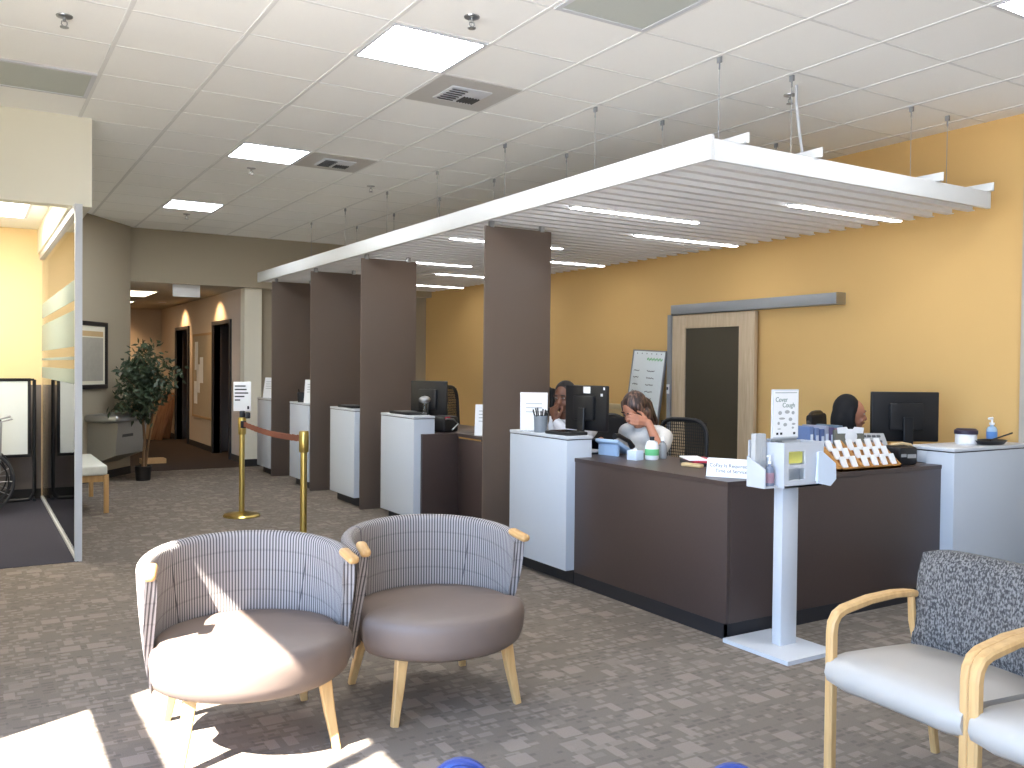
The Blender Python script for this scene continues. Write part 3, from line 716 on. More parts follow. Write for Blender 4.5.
# ------------------------------------------------------------------ hall contents
t = thing('exit_sign', 'white blank edged exit sign hanging at the hall opening', 'exit sign', (2.66, YF + 0.14, 0))
MB().box((0, 0, 2.44 + 0.085), (0.37, 0.03, 0.19), bev=0.006).build('sign_body', M['paper'], t)
MB().box((0, 0, 2.64), (0.2, 0.05, 0.04)).tube([(0, 0, 2.62), (0, 0, 2.64)], 0.01).build('sign_mount', M['white_metal'], t)
for i, (x, y, lb) in enumerate(((2.30, 15.6, 'nearer of the two dim hall ceiling lights'), (2.35, 18.2, 'farther of the two dim hall ceiling lights, at the left of the hall'))):
    t = thing('hall_light', lb, 'ceiling light', (x, y, 2.63))
    MB().span((-0.31, -0.61, -0.012), (0.31, 0.61, 0)).build('light_frame', M['white_metal'], t, smooth=0)
    MB().span((-0.28, -0.58, -0.016), (0.28, 0.58, -0.012)).build('diffuser', M['hall_lamp'], t, smooth=0)
t = thing('notice_board', 'cork notice board with pinned papers on the hall wall between two doors', 'notice board', (HX1, 16.07, 1.28))
MB().span((-0.02, -0.72, -0.70), (-0.002, 0.72, 0.70)).build('cork_sheet', M['cork'], t, smooth=0)
MB().span((-0.03, -0.76, -0.74), (-0.002, -0.72, 0.74)).span((-0.03, 0.72, -0.74), (-0.002, 0.76, 0.74)).span((-0.03, -0.72, 0.70), (-0.002, 0.72, 0.74)).span((-0.03, -0.72, -0.74), (-0.002, 0.72, -0.70)).build('board_frame', M['cardboard'], t, smooth=0)
for i, (y, z, hh_) in enumerate(((0.45, 0.35, 0.5), (0.30, -0.05, 0.5), (0.05, 0.1, 0.45), (0.5, -0.3, 0.4))):
    p = MB().span((-0.025, y - 0.12, z - hh_ / 2), (-0.021, y + 0.12, z + hh_ / 2)).build('pinned_paper', M['paper'], None, smooth=0); p.location = (HX1, 16.07, 1.28)
    tag(p, ('upper paper at the far side of the cork notice board', 'long paper in the middle of the cork notice board', 'paper nearest the black door on the cork notice board', 'lowest paper on the cork notice board')[i], 'paper', 'papers pinned to the notice board')
for i, (x, y, an) in enumerate(((3.02, 18.5, 20), (3.14, 18.3, 14), (3.34, 18.6, 7))):
    o = MB().box((0, 0, 0.45), (0.22, 0.04, 0.92), bev=0.004).build('leaning_board', (M['cardboard'], M['board_wood'], M['board_wood'])[i]); o.location = (x, y, 0.02); o.rotation_euler = (0, R(an), R(10))
    tag(o, ('pale cardboard sheet leaning most, behind the ficus in the hall', 'brown board leaning in the middle of the three in the hall', 'brown board standing nearest the far black door')[i], 'board', 'boards leaning in the hall')
t = thing('cardboard_tray', 'flat pale cardboard tray lying on the dark hall floor', 'box', (2.38, 14.14, 0))
MB().span((-0.17, -0.12, 0.002), (0.17, 0.12, 0.012)).span((-0.17, -0.12, 0.012), (-0.155, 0.12, 0.07)).span((0.155, -0.12, 0.012), (0.17, 0.12, 0.07)).span((-0.155, -0.12, 0.012), (0.155, -0.105, 0.07)).span((-0.155, 0.105, 0.012), (0.155, 0.12, 0.07)).build('tray_body', M['cardboard'], t, smooth=0)

# ------------------------------------------------------------------ stanchions
def stanchion(label, x, y, loop):
    t = thing('stanchion_post', label, 'stanchion', (x, y, 0), 0, 'brass stanchion posts')
    MB().lathe([(0, 0), (0.175, 0), (0.178, 0.008), (0.165, 0.022), (0.06, 0.034), (0.035, 0.045), (0, 0.045)], n=48).build('base', M['brass'], t)
    MB().tube([(0, 0, 0.04), (0, 0, 0.84)], 0.026, 24).build('pole', M['brass'], t)
    MB().lathe([(0, 0.80), (0.034, 0.80), (0.038, 0.81), (0.038, 0.955), (0.034, 0.967), (0, 0.967)], n=32).build('belt_head', M['brass'], t)
    if loop: MB().box((0, -0.045, 0.90), (0.05, 0.03, 0.07), bev=0.004).build('belt_clip', M['black'], t)
    return t
stanchion('brass stanchion post farther away, holding the white notice', 2.30, 8.80, True)
stanchion('brass stanchion post nearer the lounge chairs, where the belt ends', 2.256, 6.80, False)
def ribbon():
    mb = MB(); n = 14
    for k in range(n):
        a, b = k / n, (k + 1) / n
        P = lambda u, z: (2.30 - 0.044 * u, 8.74 - 1.90 * u, z - 0.10 * math.sin(PI * u) * 0.25)
        for dx in (0,):
            mb.box(((P(a, 0)[0] + P(b, 0)[0]) / 2, (P(a, 0)[1] + P(b, 0)[1]) / 2, 0.905 + (P(a, 0)[2] + P(b, 0)[2]) / 2), (0.004, 1.93 / n, 0.05), (0, 0, R(-1.3)))
    return mb
o = ribbon().build('barrier_belt', M['belt'], smooth=0); tag(o, 'rust brown belt stretched between the two brass posts', 'barrier belt')
t = thing('notice_sign', 'white notice card clipped on top of the farther brass post', 'sign', (2.30, 8.80, 0.967), R(-12))
MB().box((0, 0, 0.03), (0.05, 0.05, 0.07), bev=0.006).box((0.05, -0.01, 0.02), (0.05, 0.06, 0.06), bev=0.008).build('sign_clamp', M['black'], t)
MB().box((0, -0.01, 0.205), (0.165, 0.008, 0.285), bev=0.003).build('sign_card', M['paper'], t)
bars = MB()
for k in range(5):
    wd = (0.10, 0.11, 0.125, 0.09, 0.05)[k]; bars.span((-0.07, -0.0155, 0.30 - 0.034 * k), (-0.07 + wd, -0.0141, 0.312 - 0.034 * k))
bars.build('printed_text', M['ink'], t, smooth=0)
MB().box((0.055, -0.0148, 0.095), (0.018, 0.0014, 0.03)).build('printed_mark', M['ink'], t, smooth=0)

# ------------------------------------------------------------------ lounge tub chairs
AEND = R(-19)
def tub_shell(t):
    n = 72
    me = bpy.data.meshes.new('tub_back'); verts, faces, uvs = [], [], []
    def column(u):                                  # u 0..1 round the back
        su = math.sin(PI * u); e = max(0.0, 1 - min(u, 1 - u) / 0.16); e = e * e * (3 - 2 * e)
        zt = 0.700 + 0.060 * su ** 0.8; zb = 0.20
        Ro, th = 0.418, 0.062 - 0.014 * e
        pts = []
        for k in range(9):
            z = zb + (zt - th / 2 - zb) * k / 8; pts.append((Ro - 0.055 * (1 - (z - zb) / (zt - zb)) ** 1.6, z))
        for k in range(1, 8):
            an = PI * k / 8; pts.append((Ro - th / 2 + th / 2 * math.cos(an), zt - th / 2 + th / 2 * math.sin(an)))
        for k in range(9):
            z = zt - th / 2 - (zt - th / 2 - 0.30) * k / 8; pts.append((Ro - th - 0.012 * math.sin(PI * k / 16), z))
        out = []
        for r_, z in pts:
            t_ = max(0, min(1, (z - zb) / (0.66 - zb))); a0 = AEND + R(26) * (1 - t_) ** 1.3
            a = a0 + (PI - 2 * a0) * u
            out.append((r_ * math.cos(a), r_ * 0.93 * math.sin(a), z, a))
        return out
    m_ = len(column(0.5))
    for i in range(n + 1):
        ln = 0.0; last = None
        for (x, y, z, a) in column(i / n):
            if last: ln += (Vector((x, y, z)) - last).length
            last = Vector((x, y, z))
            verts.append((x, y, z)); uvs.append((a * 0.39, ln))
    for i in range(n):
        for j in range(m_):
            j2 = (j + 1) % m_
            faces.append((i * m_ + j, (i + 1) * m_ + j, (i + 1) * m_ + j2, i * m_ + j2))
    faces.append(tuple(range(m_))[::-1]); faces.append(tuple(n * m_ + j for j in range(m_)))
    me.from_pydata(verts, [], faces); me.update()
    uvl = me.uv_layers.new(name='UVMap')
    for lp in me.loops: uvl.data[lp.index].uv = uvs[lp.vertex_index]
    for p_ in list(me.polygons)[-2:]:
        for li in p_.loop_indices:
            v_ = me.vertices[me.loops[li].vertex_index].co; uvl.data[li].uv = (math.hypot(v_.x, v_.y / 0.93), v_.z)
    bm = bmesh.new(); bm.from_mesh(me); bmesh.ops.recalc_face_normals(bm, faces=bm.faces[:]); bm.to_mesh(me); bm.free()
    me.materials.append(M['stripe']); me.polygons.foreach_set('use_smooth', [True] * len(me.polygons)); me.set_sharp_from_angle(angle=R(50))
    o = bpy.data.objects.new('tub_back', me); C.objects.link(o); o.parent = t
    for u in (0.27, 0.73):
        MB().tube([(x * 0.998, y * 0.998, z) for x, y, z, a in column(u)[10:]], 0.0022, 6).build('seam', mat('seam_dark', (84, 80, 82), 0.8), o)
def seat_r(a):                                      # plan radius of the cushion at angle a
    y = math.sin(a)
    w = max(0.0, min(1.0, (y + 0.36) / 0.16)); w = w * w * (3 - 2 * w)
    return 0.407 * (1 - w) + 0.352 * w + (0.022 * y * y if y < 0 else 0.0)
def lounge(label, loc, rz):
    t = thing('lounge_chair', label, 'chair', loc, rz, 'striped tub chairs')
    tub_shell(t)
    prof = [(0, 0.262), (0.80, 0.262), (0.90, 0.268), (0.955, 0.285), (0.985, 0.32), (1.0, 0.37), (1.0, 0.395), (0.985, 0.414), (0.955, 0.426), (0.88, 0.434), (0.6, 0.440), (0.3, 0.443), (0, 0.444)]
    mb = MB().lathe(prof, n=96)
    for v in mb.bm.verts:
        r_ = math.hypot(v.co.x, v.co.y)
        if r_ > 1e-6:
            k = seat_r(math.atan2(v.co.y, v.co.x)); v.co.x *= k; v.co.y *= k * 0.97
        v.co.z += 0.010 * (-v.co.y) / 0.4 * (1 if v.co.z > 0.4 else 0)
    mb.build('seat_cushion', M['taupe_vinyl'], t)
    for s_ in (-1, 1):
        x, y = s_ * 0.394 * math.cos(AEND), 0.394 * 0.93 * math.sin(AEND)
        cp_ = MB().box((0, 0, 0), (0.046, 0.125, 0.034), bev=0.016, seg=4).build('arm_cap', M['maple_y'], t); cp_.location = (x, y + 0.005, 0.712); cp_.rotation_euler = (R(9), 0, s_ * R(8))
        MB().sweep([(s_ * 0.245, -0.235, 0.275), (s_ * 0.262, -0.248, 0.15), (s_ * 0.288, -0.268, 0.0)], [0.048, 0.040, 0.030], [0.044, 0.036, 0.028], (1, 0, 0)).box((s_ * 0.20, -0.20, 0.258), (0.13, 0.045, 0.024), (0, 0, s_ * R(40))).build('leg', M['maple'], t)
        MB().sweep([(s_ * 0.245, 0.235, 0.275), (s_ * 0.262, 0.26, 0.15), (s_ * 0.285, 0.295, 0.0)], [0.046, 0.040, 0.030], [0.044, 0.036, 0.028], (1, 0, 0)).build('leg', M['maple'], t)
    MB().box((0, 0, 0.258), (0.46, 0.40, 0.02)).build('seat_base', M['maple'], t, smooth=0)
lounge('striped grey tub chair with taupe seat in the sun, left of the pair', (0.962, 3.56, 0), R(-6))
lounge('striped grey tub chair with taupe seat in shade, beside the sunlit one', (1.800, 3.60, 0), R(-3))

# ------------------------------------------------------------------ wooden arm guest chairs
def guest(label, loc, rz):
    t = thing('guest_chair', label, 'chair', loc, rz, 'maple armchairs at the right')
    # seat cushion: side profile swept across, waterfall front
    prof = [(-0.285, 0.345), (-0.318, 0.365), (-0.332, 0.400), (-0.325, 0.435), (-0.295, 0.458), (-0.22, 0.468), (0.0, 0.460), (0.20, 0.448), (0.225, 0.43), (0.225, 0.36), (-0.20, 0.340)]
    sc_ = MB(); tb = bmesh.new(); nx = 9; rings = []
    for i in range(nx):
        x = -0.268 + 0.536 * i / (nx - 1); e = 0.016 if i in (0, nx - 1) else 0
        cy, cz = -0.03, 0.41
        rings.append([tb.verts.new((x, cy + (y - cy) * (1 - e * 3), cz + (z - cz) * (1 - e * 9) + 0.006 * (1 - (x / 0.268) ** 2))) for y, z in prof])
    for a, b in zip(rings, rings[1:]):
        for k in range(len(prof)): tb.faces.new((a[k], b[k], b[(k + 1) % len(prof)], a[(k + 1) % len(prof)]))
    tb.faces.new(rings[0]); tb.faces.new(rings[-1][::-1]); bmesh.ops.recalc_face_normals(tb, faces=tb.faces[:])
    sc_._merge(tb); sc_.build('seat_cushion', M['cream_vinyl'], t, smooth=60)
    # padded back, gently curved and leaning
    bb = MB(); tb = bmesh.new(); nx, nz = 13, 9; F, B = [], []
    for i in range(nx):
        u = -1 + 2 * i / (nx - 1); F.append([]); B.append([])
        for j in range(nz):
            v = j / (nz - 1); z = 0.430 + 0.385 * v
            rx = 0.266 * (1 - 0.05 * max(0, v - 0.75) * 4 * (0 if abs(u) < 0.8 else 1))
            y = 0.140 + 0.045 * v + 0.022 * (1 - u * u)
            ed = (1 - abs(u) ** 8) * (1 - abs(2 * v - 1) ** 8)
            zz = z - 0.022 * abs(u) ** 5 * v ** 3
            F[i].append(tb.verts.new((rx * u, y - 0.028 * ed - 0.008, zz))); B[i].append(tb.verts.new((rx * u, y + 0.025, zz)))
    for i in range(nx - 1):
        for j in range(nz - 1):
            tb.faces.new((F[i][j], F[i + 1][j], F[i + 1][j + 1], F[i][j + 1])); tb.faces.new((B[i][j], B[i][j + 1], B[i + 1][j + 1], B[i + 1][j]))
    for i in range(nx - 1):
        tb.faces.new((F[i][0], B[i][0], B[i + 1][0], F[i + 1][0])); tb.faces.new((F[i][-1], F[i + 1][-1], B[i + 1][-1], B[i][-1]))
    for j in range(nz - 1):
        tb.faces.new((F[0][j], F[0][j + 1], B[0][j + 1], B[0][j])); tb.faces.new((F[-1][j], B[-1][j], B[-1][j + 1], F[-1][j + 1]))
    bmesh.ops.recalc_face_normals(tb, faces=tb.faces[:]); bb._merge(tb); bb.build('backrest', M['weave'], t, smooth=60)
    for s_ in (-1, 1):
        x = s_ * 0.266
        MB().sweep([(x, -0.285, 0.0), (x, -0.285, 0.54), (x, -0.280, 0.575), (x, -0.262, 0.603), (x, -0.23, 0.618), (x, -0.10, 0.640), (x, 0.03, 0.647), (x, 0.10, 0.643), (x, 0.15, 0.636)],
                   [0.034, 0.034, 0.036, 0.038, 0.042, 0.046, 0.046, 0.040, 0.034], [0.036, 0.036, 0.034, 0.032, 0.030, 0.028, 0.026, 0.026, 0.026], (1, 0, 0), 0.007).build('arm_and_front_leg', M['maple'], t)
        MB().sweep([(x, 0.285, 0.0), (x, 0.235, 0.28), (x, 0.175, 0.42), (x, 0.140, 0.53), (x, 0.130, 0.635)], 0.026, [0.032, 0.034, 0.030, 0.026, 0.022], (1, 0, 0), 0.006).build('rear_leg', M['maple'], t)
        MB().span((x - 0.012, -0.26, 0.352), (x + 0.004, 0.24, 0.388), bev=0.004).build('side_rail', M['maple_y'], t)
    MB().span((-0.25, -0.25, 0.335), (0.25, -0.225, 0.352)).build('cross_rail', M['maple'], t, smooth=0)
    MB().span((-0.25, 0.21, 0.345), (0.25, 0.235, 0.375)).build('cross_rail', M['maple'], t, smooth=0)
guest('maple armchair with charcoal back and off white seat, nearer the white stand', (2.915, 1.83, 0), R(-94))
guest('maple armchair cut off by the bottom right corner of the photo', (2.866, 1.264, 0), R(-94))

# ------------------------------------------------------------------ white station stand
t = thing('hygiene_stand', 'white freestanding hygiene station post with bins in front of the brown counter', 'stand', (3.67, 3.285, 0))
pl = MB().prism([(-0.165, -0.225), (0.205, -0.225), (0.205, 0.225), (-0.165, 0.225)], 0.022); pl.build('base_plate', M['white_metal'], t, smooth=0)
MB().span((0.0, -0.03, 0.02), (0.12, 0.03, 0.86), bev=0.002).build('post', M['alum'] if False else M['white_metal'], t)
hb = MB()
hb.span((-0.035, -0.075, 0.865), (0.255, 0.085, 0.875)).span((-0.035, 0.075, 0.865), (0.255, 0.085, 1.10)).span((-0.045, -0.075, 0.865), (-0.035, 0.085, 1.10)).span((0.25, -0.075, 0.865), (0.26, 0.085, 1.10))
# front plate with the two openings
hb.span((-0.035, -0.075, 1.055), (0.25, -0.065, 1.10)).span((-0.035, -0.075, 0.865), (-0.01, -0.065, 1.055)).span((0.115, -0.075, 0.865), (0.25, -0.065, 1.055)).span((-0.01, -0.075, 0.965), (0.115, -0.065, 0.985)).span((-0.01, -0.075, 0.865), (0.115, -0.065, 0.905))
hb.build('dispenser_box', M['white_metal'], t, smooth=0)
MB().span((-0.005, -0.06, 0.99), (0.112, -0.02, 1.05)).build('glove_packet', M['yellow_label'], t, smooth=0)
bn = MB()
bn.span((-0.14, -0.04, 0.865), (-0.045, 0.085, 0.873)).span((-0.14, 0.077, 0.865), (-0.045, 0.085, 1.11))
bn.prism([(-0.04, 0), (0.085, 0), (0.085, 0.16), (-0.04, 0.10)], 0.008, Matrix(((0, 0, 1, -0.148), (1, 0, 0, 0), (0, 1, 0, 0.865), (0, 0, 0, 1))))
bn.build('side_bin', M['white_metal'], t, smooth=0)
MB().span((0.262, -0.02, 0.90), (0.30, 0.05, 0.91)).span((0.262, 0.045, 0.90), (0.30, 0.05, 1.06)).build('side_bracket', M['white_metal'], t, smooth=0)
MB().box((0.04, 0.04, 1.11), (0.03, 0.02, 0.03)).box((0.04, 0.02, 1.112), (0.20, 0.03, 0.012)).build('poster_bracket', M['alum'], t, smooth=0)
o = thing('tissue_packet', 'pale paper packet hanging on the right side of the white stand', 'paper', (3.67 + 0.185, 3.285 - 0.082, 0.862))
MB().prism([(0.0, 0.02), (0.10, 0.0), (0.145, 0.035), (0.14, 0.12), (0.03, 0.19), (0.0, 0.185)], 0.012, Matrix(((1, 0, 0, 0), (0, 0, -1, -0.01), (0, 1, 0, 0), (0, 0, 0, 1)))).build('packet_sheet', M['paper_blue'], o, smooth=0)
MB().prism([(0.005, 0.03), (0.09, 0.012), (0.13, 0.04), (0.125, 0.115), (0.02, 0.175)], 0.010, Matrix(((1, 0, 0, 0), (0, 0, -1, 0.002), (0, 1, 0, 0), (0, 0, 0, 1)))).build('inner_sheet', M['paper'], o, smooth=0)
o = thing('notice_poster', 'white hygiene poster in a clear frame on top of the white stand', 'poster', (3.692, 3.30, 1.118), 0)
MB().box((0.035, 0, 0.13), (0.20, 0.012, 0.26), bev=0.002).build('poster_board', M['white_metal'], o)
MB().box((0.035, -0.0065, 0.13), (0.186, 0.002, 0.245)).build('poster_sheet', M['paper'], o, smooth=0)
text('poster_lettering', 'Cover', 0.036, M['ink_teal'], o, (0.0, -0.0080, 0.205))
text('poster_lettering', 'Cough', 0.036, M['ink_teal'], o, (0.055, -0.0080, 0.175))
MB().span((-0.048, -0.0085, 0.240), (0.118, -0.0070, 0.2445)).build('poster_rule', M['ink_grey'], o, smooth=0)
pb = MB()
for (x, z, w_, h_) in ((-.01, .135, .03, .022), (.045, .14, .04, .02), (.09, .135, .025, .02), (.005, .105, .05, .012), (.07, .10, .03, .02), (-.02, .08, .02, .018), (.03, .072, .03, .02), (.095, .075, .03, .012), (-.015, .05, .03, .006), (.09, .055, .02, .012)):
    pb.ball((x, -0.0072, z), (w_ / 2, 0.0012, h_ / 2), 14)
pb.build('poster_print', M['ink_grey'], o, smooth=0)
pb = MB()
for x in (-.03, .0, .10): pb.box((x, -0.0078, .025), (.016, .0014, .012))
pb.build('poster_print', M['ink'], o, smooth=0)
def bottle(name, label, loc, body, r=0.028, h=0.11, lab=None, cap=None, pump=True, sq=1.0, group=None):
    t_ = thing(name, label, 'bottle', loc, 0, group)
    MB().lathe([(0, 0), (r, 0), (r * 1.02, 0.006), (r * 1.02, h * 0.72), (r * 0.8, h * 0.86), (r * 0.38, h * 0.93), (r * 0.36, h), (0, h)], n=24, sy=sq).build('bottle_body', body, t_)
    if lab: MB().lathe([(r * 1.035, h * 0.14), (r * 1.04, h * 0.15), (r * 1.04, h * 0.60), (r * 1.035, h * 0.61)], n=24, sy=sq).build('bottle_label', lab, t_)
    if pump: MB().tube([(0, 0, h), (0, 0, h * 1.12)], r * 0.42, 14).tube([(0, 0, h * 1.12), (0, 0, h * 1.36)], r * 0.16, 10).tube([(r * 0.1, 0, h * 1.38), (-r * 0.9, 0, h * 1.36)], r * 0.2, 10).build('pump_top', cap, t_)
    else: MB().tube([(0, 0, h), (0, 0, h * 1.22)], [r * 0.5, r * 0.3], 14).build('spray_tip', cap, t_)
    return t_
bottle('sanitizer_bottle', 'clear sanitizer pump bottle standing in the left bin of the white stand', (3.67 - 0.075, 3.285 - 0.005, 0.873), mat('grey_blue_gel', (130, 140, 158), 0.25), 0.023, 0.115, mat('pink_label', (176, 138, 150), 0.5), M['paper'])
o = thing('leaflet_bundle', 'grey bundle of leaflets standing in the left bin of the white stand', 'leaflets', (3.67 - 0.105, 3.285 + 0.045, 0.875))
for k in range(5): pass
lf = MB()
for k in range(6): lf.box((-0.028 + 0.013 * k, 0.005, 0.135), (0.011, 0.03, 0.27 - 0.004 * (k % 2)))
lf.build('leaflet_pages', mat('grey_leaflets', (188, 188, 186), 0.7), o, smooth=0)

# ------------------------------------------------------------------ things on the near cabinet
ZA = 1.016
t = thing('leaflet_holder', 'small white sign in a clear holder on the nearest white cabinet', 'sign', (3.555, 5.50, ZA), R(-32))
sg = MB().box((0, 0.0, 0.142), (0.20, 0.008, 0.28), (R(-6), 0, 0), bev=0.002); sg.build('sign_card', M['paper'], t)
MB().span((-0.10, -0.03, 0), (0.10, 0.06, 0.006)).build('sign_foot', M['clear_plastic'], t, smooth=0)
bars = MB()
for k in range(3): bars.box((0.0, -0.006 + (0.20 - 0.03 * k - 0.142) * 0.1, 0.20 - 0.03 * k), (0.12, 0.002, 0.006), (R(-6), 0, 0))
bars.build('printed_text', M['ink_grey'], t, smooth=0)
t = thing('pen_cup', 'clear cup of black pens in front of the small white sign', 'pen cup', (3.53, 5.37, ZA))
MB().lathe([(0, 0), (0.045, 0), (0.05, 0.12), (0.047, 0.12), (0.042, 0.006), (0, 0.006)], n=24).build('cup', mat('smoky_acrylic', (120, 128, 136), 0.2), t)
rnd = random.Random(5)
for k in range(9):
    a = 2 * PI * k / 9; q = rnd.uniform(0.02, 0.045)
    o = MB().tube([(0.018 * math.cos(a), 0.018 * math.sin(a), 0.01), ((0.018 + q) * math.cos(a), (0.018 + q) * math.sin(a), 0.155 + 0.01 * (k % 3))], 0.005, 8).build('pen', M['black']); o.location = (3.53, 5.37, ZA)
    tag(o, 'black pen standing in the clear cup on the nearest white cabinet', 'pen', 'pens in the cup')
t = thing('signature_pad', 'flat black signature pad lying on the nearest white cabinet', 'signature pad', (3.58, 5.12, ZA), R(4))
MB().box((0, 0, 0.012), (0.18, 0.26, 0.024), bev=0.008).build('pad_body', M['black'], t)
MB().box((0, 0.02, 0.0255), (0.14, 0.16, 0.003)).build('pad_screen', M['black_gloss'], t, smooth=0)
# monitors
def monitor(label, loc, rz, w_=0.54, h_=0.34, lift=0.12, group='computer monitors', stickers=False, tilt=0):
    t_ = thing('computer_monitor', label, 'monitor', loc, rz, group)     # screen faces local -Y
    MB().box((0, 0.0, lift + h_ / 2), (w_, 0.035, h_), bev=0.008).build('monitor_case', M['black'], t_)
    MB().box((0, -0.0185, lift + h_ / 2), (w_ - 0.03, 0.002, h_ - 0.03)).build('screen', M['black_gloss'], t_, smooth=0)
    MB().box((0, 0.03, lift + h_ / 2), (w_ * 0.5, 0.03, h_ * 0.55), bev=0.012).build('rear_housing', M['black'], t_)
    MB().sweep([(0, 0.06, 0.01), (0, 0.055, lift + h_ * 0.5)], 0.07, 0.02).build('stand_neck', M['black'], t_)
    MB().box((0, 0.02, 0.008), (0.24, 0.19, 0.016), bev=0.006).build('stand_foot', M['black'], t_)
    if stickers:
        for (x_, z_, a_, b_) in ((-0.02, lift + h_ * 0.90, 0.075, 0.05), (-0.205, lift + h_ - 0.02, 0.016, 0.02), (-0.18, lift + h_ * 0.80, 0.022, 0.02)):
            MB().box((x_, 0.019, z_), (a_, 0.003, b_)).build('sticker', M['paper'], t_, smooth=0)
    return t_
monitor('black monitor seen from behind with white stickers, on the brown counter', (3.95, 5.385, DT), R(96), 0.45, 0.335, 0.15, stickers=True)
monitor('wide black monitor at the right, behind the desk phone', (5.80, 4.03, DT), R(152), 0.50, 0.36, 0.105)
monitor('black monitor standing behind the second white cabinet', (3.98, 8.10, DT), R(122), 0.42, 0.37, 0.10)
# phone with pale blue shell
t = thing('desk_phone', 'pale blue and black desk phone tilted on the counter beside the monitor', 'telephone', (3.93, 5.02, DT), R(100))
MB().box((0, 0, 0.06), (0.22, 0.20, 0.03), (R(28), 0, 0), bev=0.012).box((0, 0.06, 0.04), (0.18, 0.02, 0.08)).build('phone_base', M['blue_pale'], t)
MB().box((0.03, -0.01, 0.077), (0.12, 0.13, 0.008), (R(28), 0, 0), bev=0.003).build('keypad', M['black'], t)
MB().tube([(-0.08, -0.10, 0.055), (-0.08, -0.06, 0.10), (-0.08, 0.05, 0.145), (-0.08, 0.09, 0.14)], [0.022, 0.016, 0.016, 0.022], 12).build('handset', M['black'], t)
t = thing('document_tray', 'black stacked document tray beside the near cabinet on the counter', 'tray', (3.79, 5.24, DT))
MB().span((-0.09, -0.13, 0), (0.09, 0.13, 0.008)).span((-0.09, -0.13, 0), (-0.082, 0.13, 0.11)).span((0.082, -0.13, 0), (0.09, 0.13, 0.11)).span((-0.09, -0.13, 0.10), (0.09, 0.13, 0.108)).span((-0.09, 0.122, 0), (0.09, 0.13, 0.108)).build('tray_body', M['black'], t, smooth=0)
o = MB().box((0, 0, 0.02), (0.15, 0.21, 0.02)).build('tray_papers', M['paper']); o.location = (3.79, 5.22, DT + 0.004); tag(o, 'white papers lying inside the black document tray', 'papers')
t = thing('tissue_box', 'small pale blue and white tissue box on the brown counter', 'tissue box', (3.84, 4.68, DT), R(8))
MB().box((0, 0, 0.032), (0.075, 0.085, 0.064), bev=0.003).build('box_body', M['paper_blue'], t)
MB().lathe([(0, 0.063), (0.022, 0.063), (0.012, 0.072), (0.016, 0.078), (0, 0.076)], n=12, sy=0.5).build('tissue', M['paper'], t)
t = thing('lotion_bottle', 'white lotion bottle with green label on the brown counter', 'bottle', (3.96, 4.65, DT))
MB().lathe([(0, 0), (0.042, 0), (0.046, 0.01), (0.046, 0.09), (0.036, 0.12), (0.014, 0.13), (0, 0.13)], n=28).build('bottle_body', M['paper'], t)
MB().lathe([(0.0465, 0.03), (0.0472, 0.032), (0.0472, 0.070), (0.0465, 0.072)], n=28).build('bottle_label', M['green_label'], t)
MB().tube([(0, 0, 0.13), (0, 0, 0.155)], 0.016, 14).build('cap', M['black'], t)
bottle('spray_bottle', 'slim clear spray bottle with white tip beside the lotion bottle', (4.08, 4.68, DT), mat('grey_clear_plastic', (150, 152, 154), 0.2), 0.028, 0.12, None, M['paper'], pump=False)
t = thing('open_folder', 'black tray with a red folder in front of the copay sign', 'folder', (4.06, 4.27, DT), R(62))
MB().box((0, 0, 0.010), (0.30, 0.22, 0.02), bev=0.004).build('tray_body', M['black'], t)
MB().box((0.0, 0.02, 0.028), (0.27, 0.15, 0.014), bev=0.003).build('folder_cover', M['red'], t)
MB().box((0.0, 0.06, 0.039), (0.25, 0.12, 0.008)).build('folder_pages', M['paper'], t, smooth=0)
o = MB().box((0, 0, 0.018), (0.15, 0.05, 0.024), bev=0.010).build('glasses_case', M['tan']); o.location = (3.88, 4.17, DT - 0.005); o.rotation_euler = (0, 0, R(100)); tag(o, 'tan glasses case lying in front of the red folder', 'case')
# copay sign
A_ = Vector((3.635, 3.785)); B_ = Vector((3.775, 3.545)); an = math.atan2(B_.y - A_.y, B_.x - A_.x)
t = thing('counter_sign', 'white tent sign with copay lettering at the counter corner', 'sign', ((A_.x + B_.x) / 2, (A_.y + B_.y) / 2, DT), an)
MB().box((0, 0.012, 0.052), (0.285, 0.004, 0.104), (R(-14), 0, 0)).box((0, 0.055, 0.052), (0.285, 0.004, 0.104), (R(14), 0, 0)).box((0, 0.03, 0.002), (0.285, 0.085, 0.003)).build('sign_card', M['paper'], t, smooth=0)
text('sign_lettering', 'CoPay Is Required At', 0.029, M['ink'], t, (0, 0.0125, 0.064), (PI / 2 - R(14), 0, 0))
text('sign_lettering', 'Time of Service', 0.029, M['ink'], t, (0, 0.0055, 0.034), (PI / 2 - R(14), 0, 0))

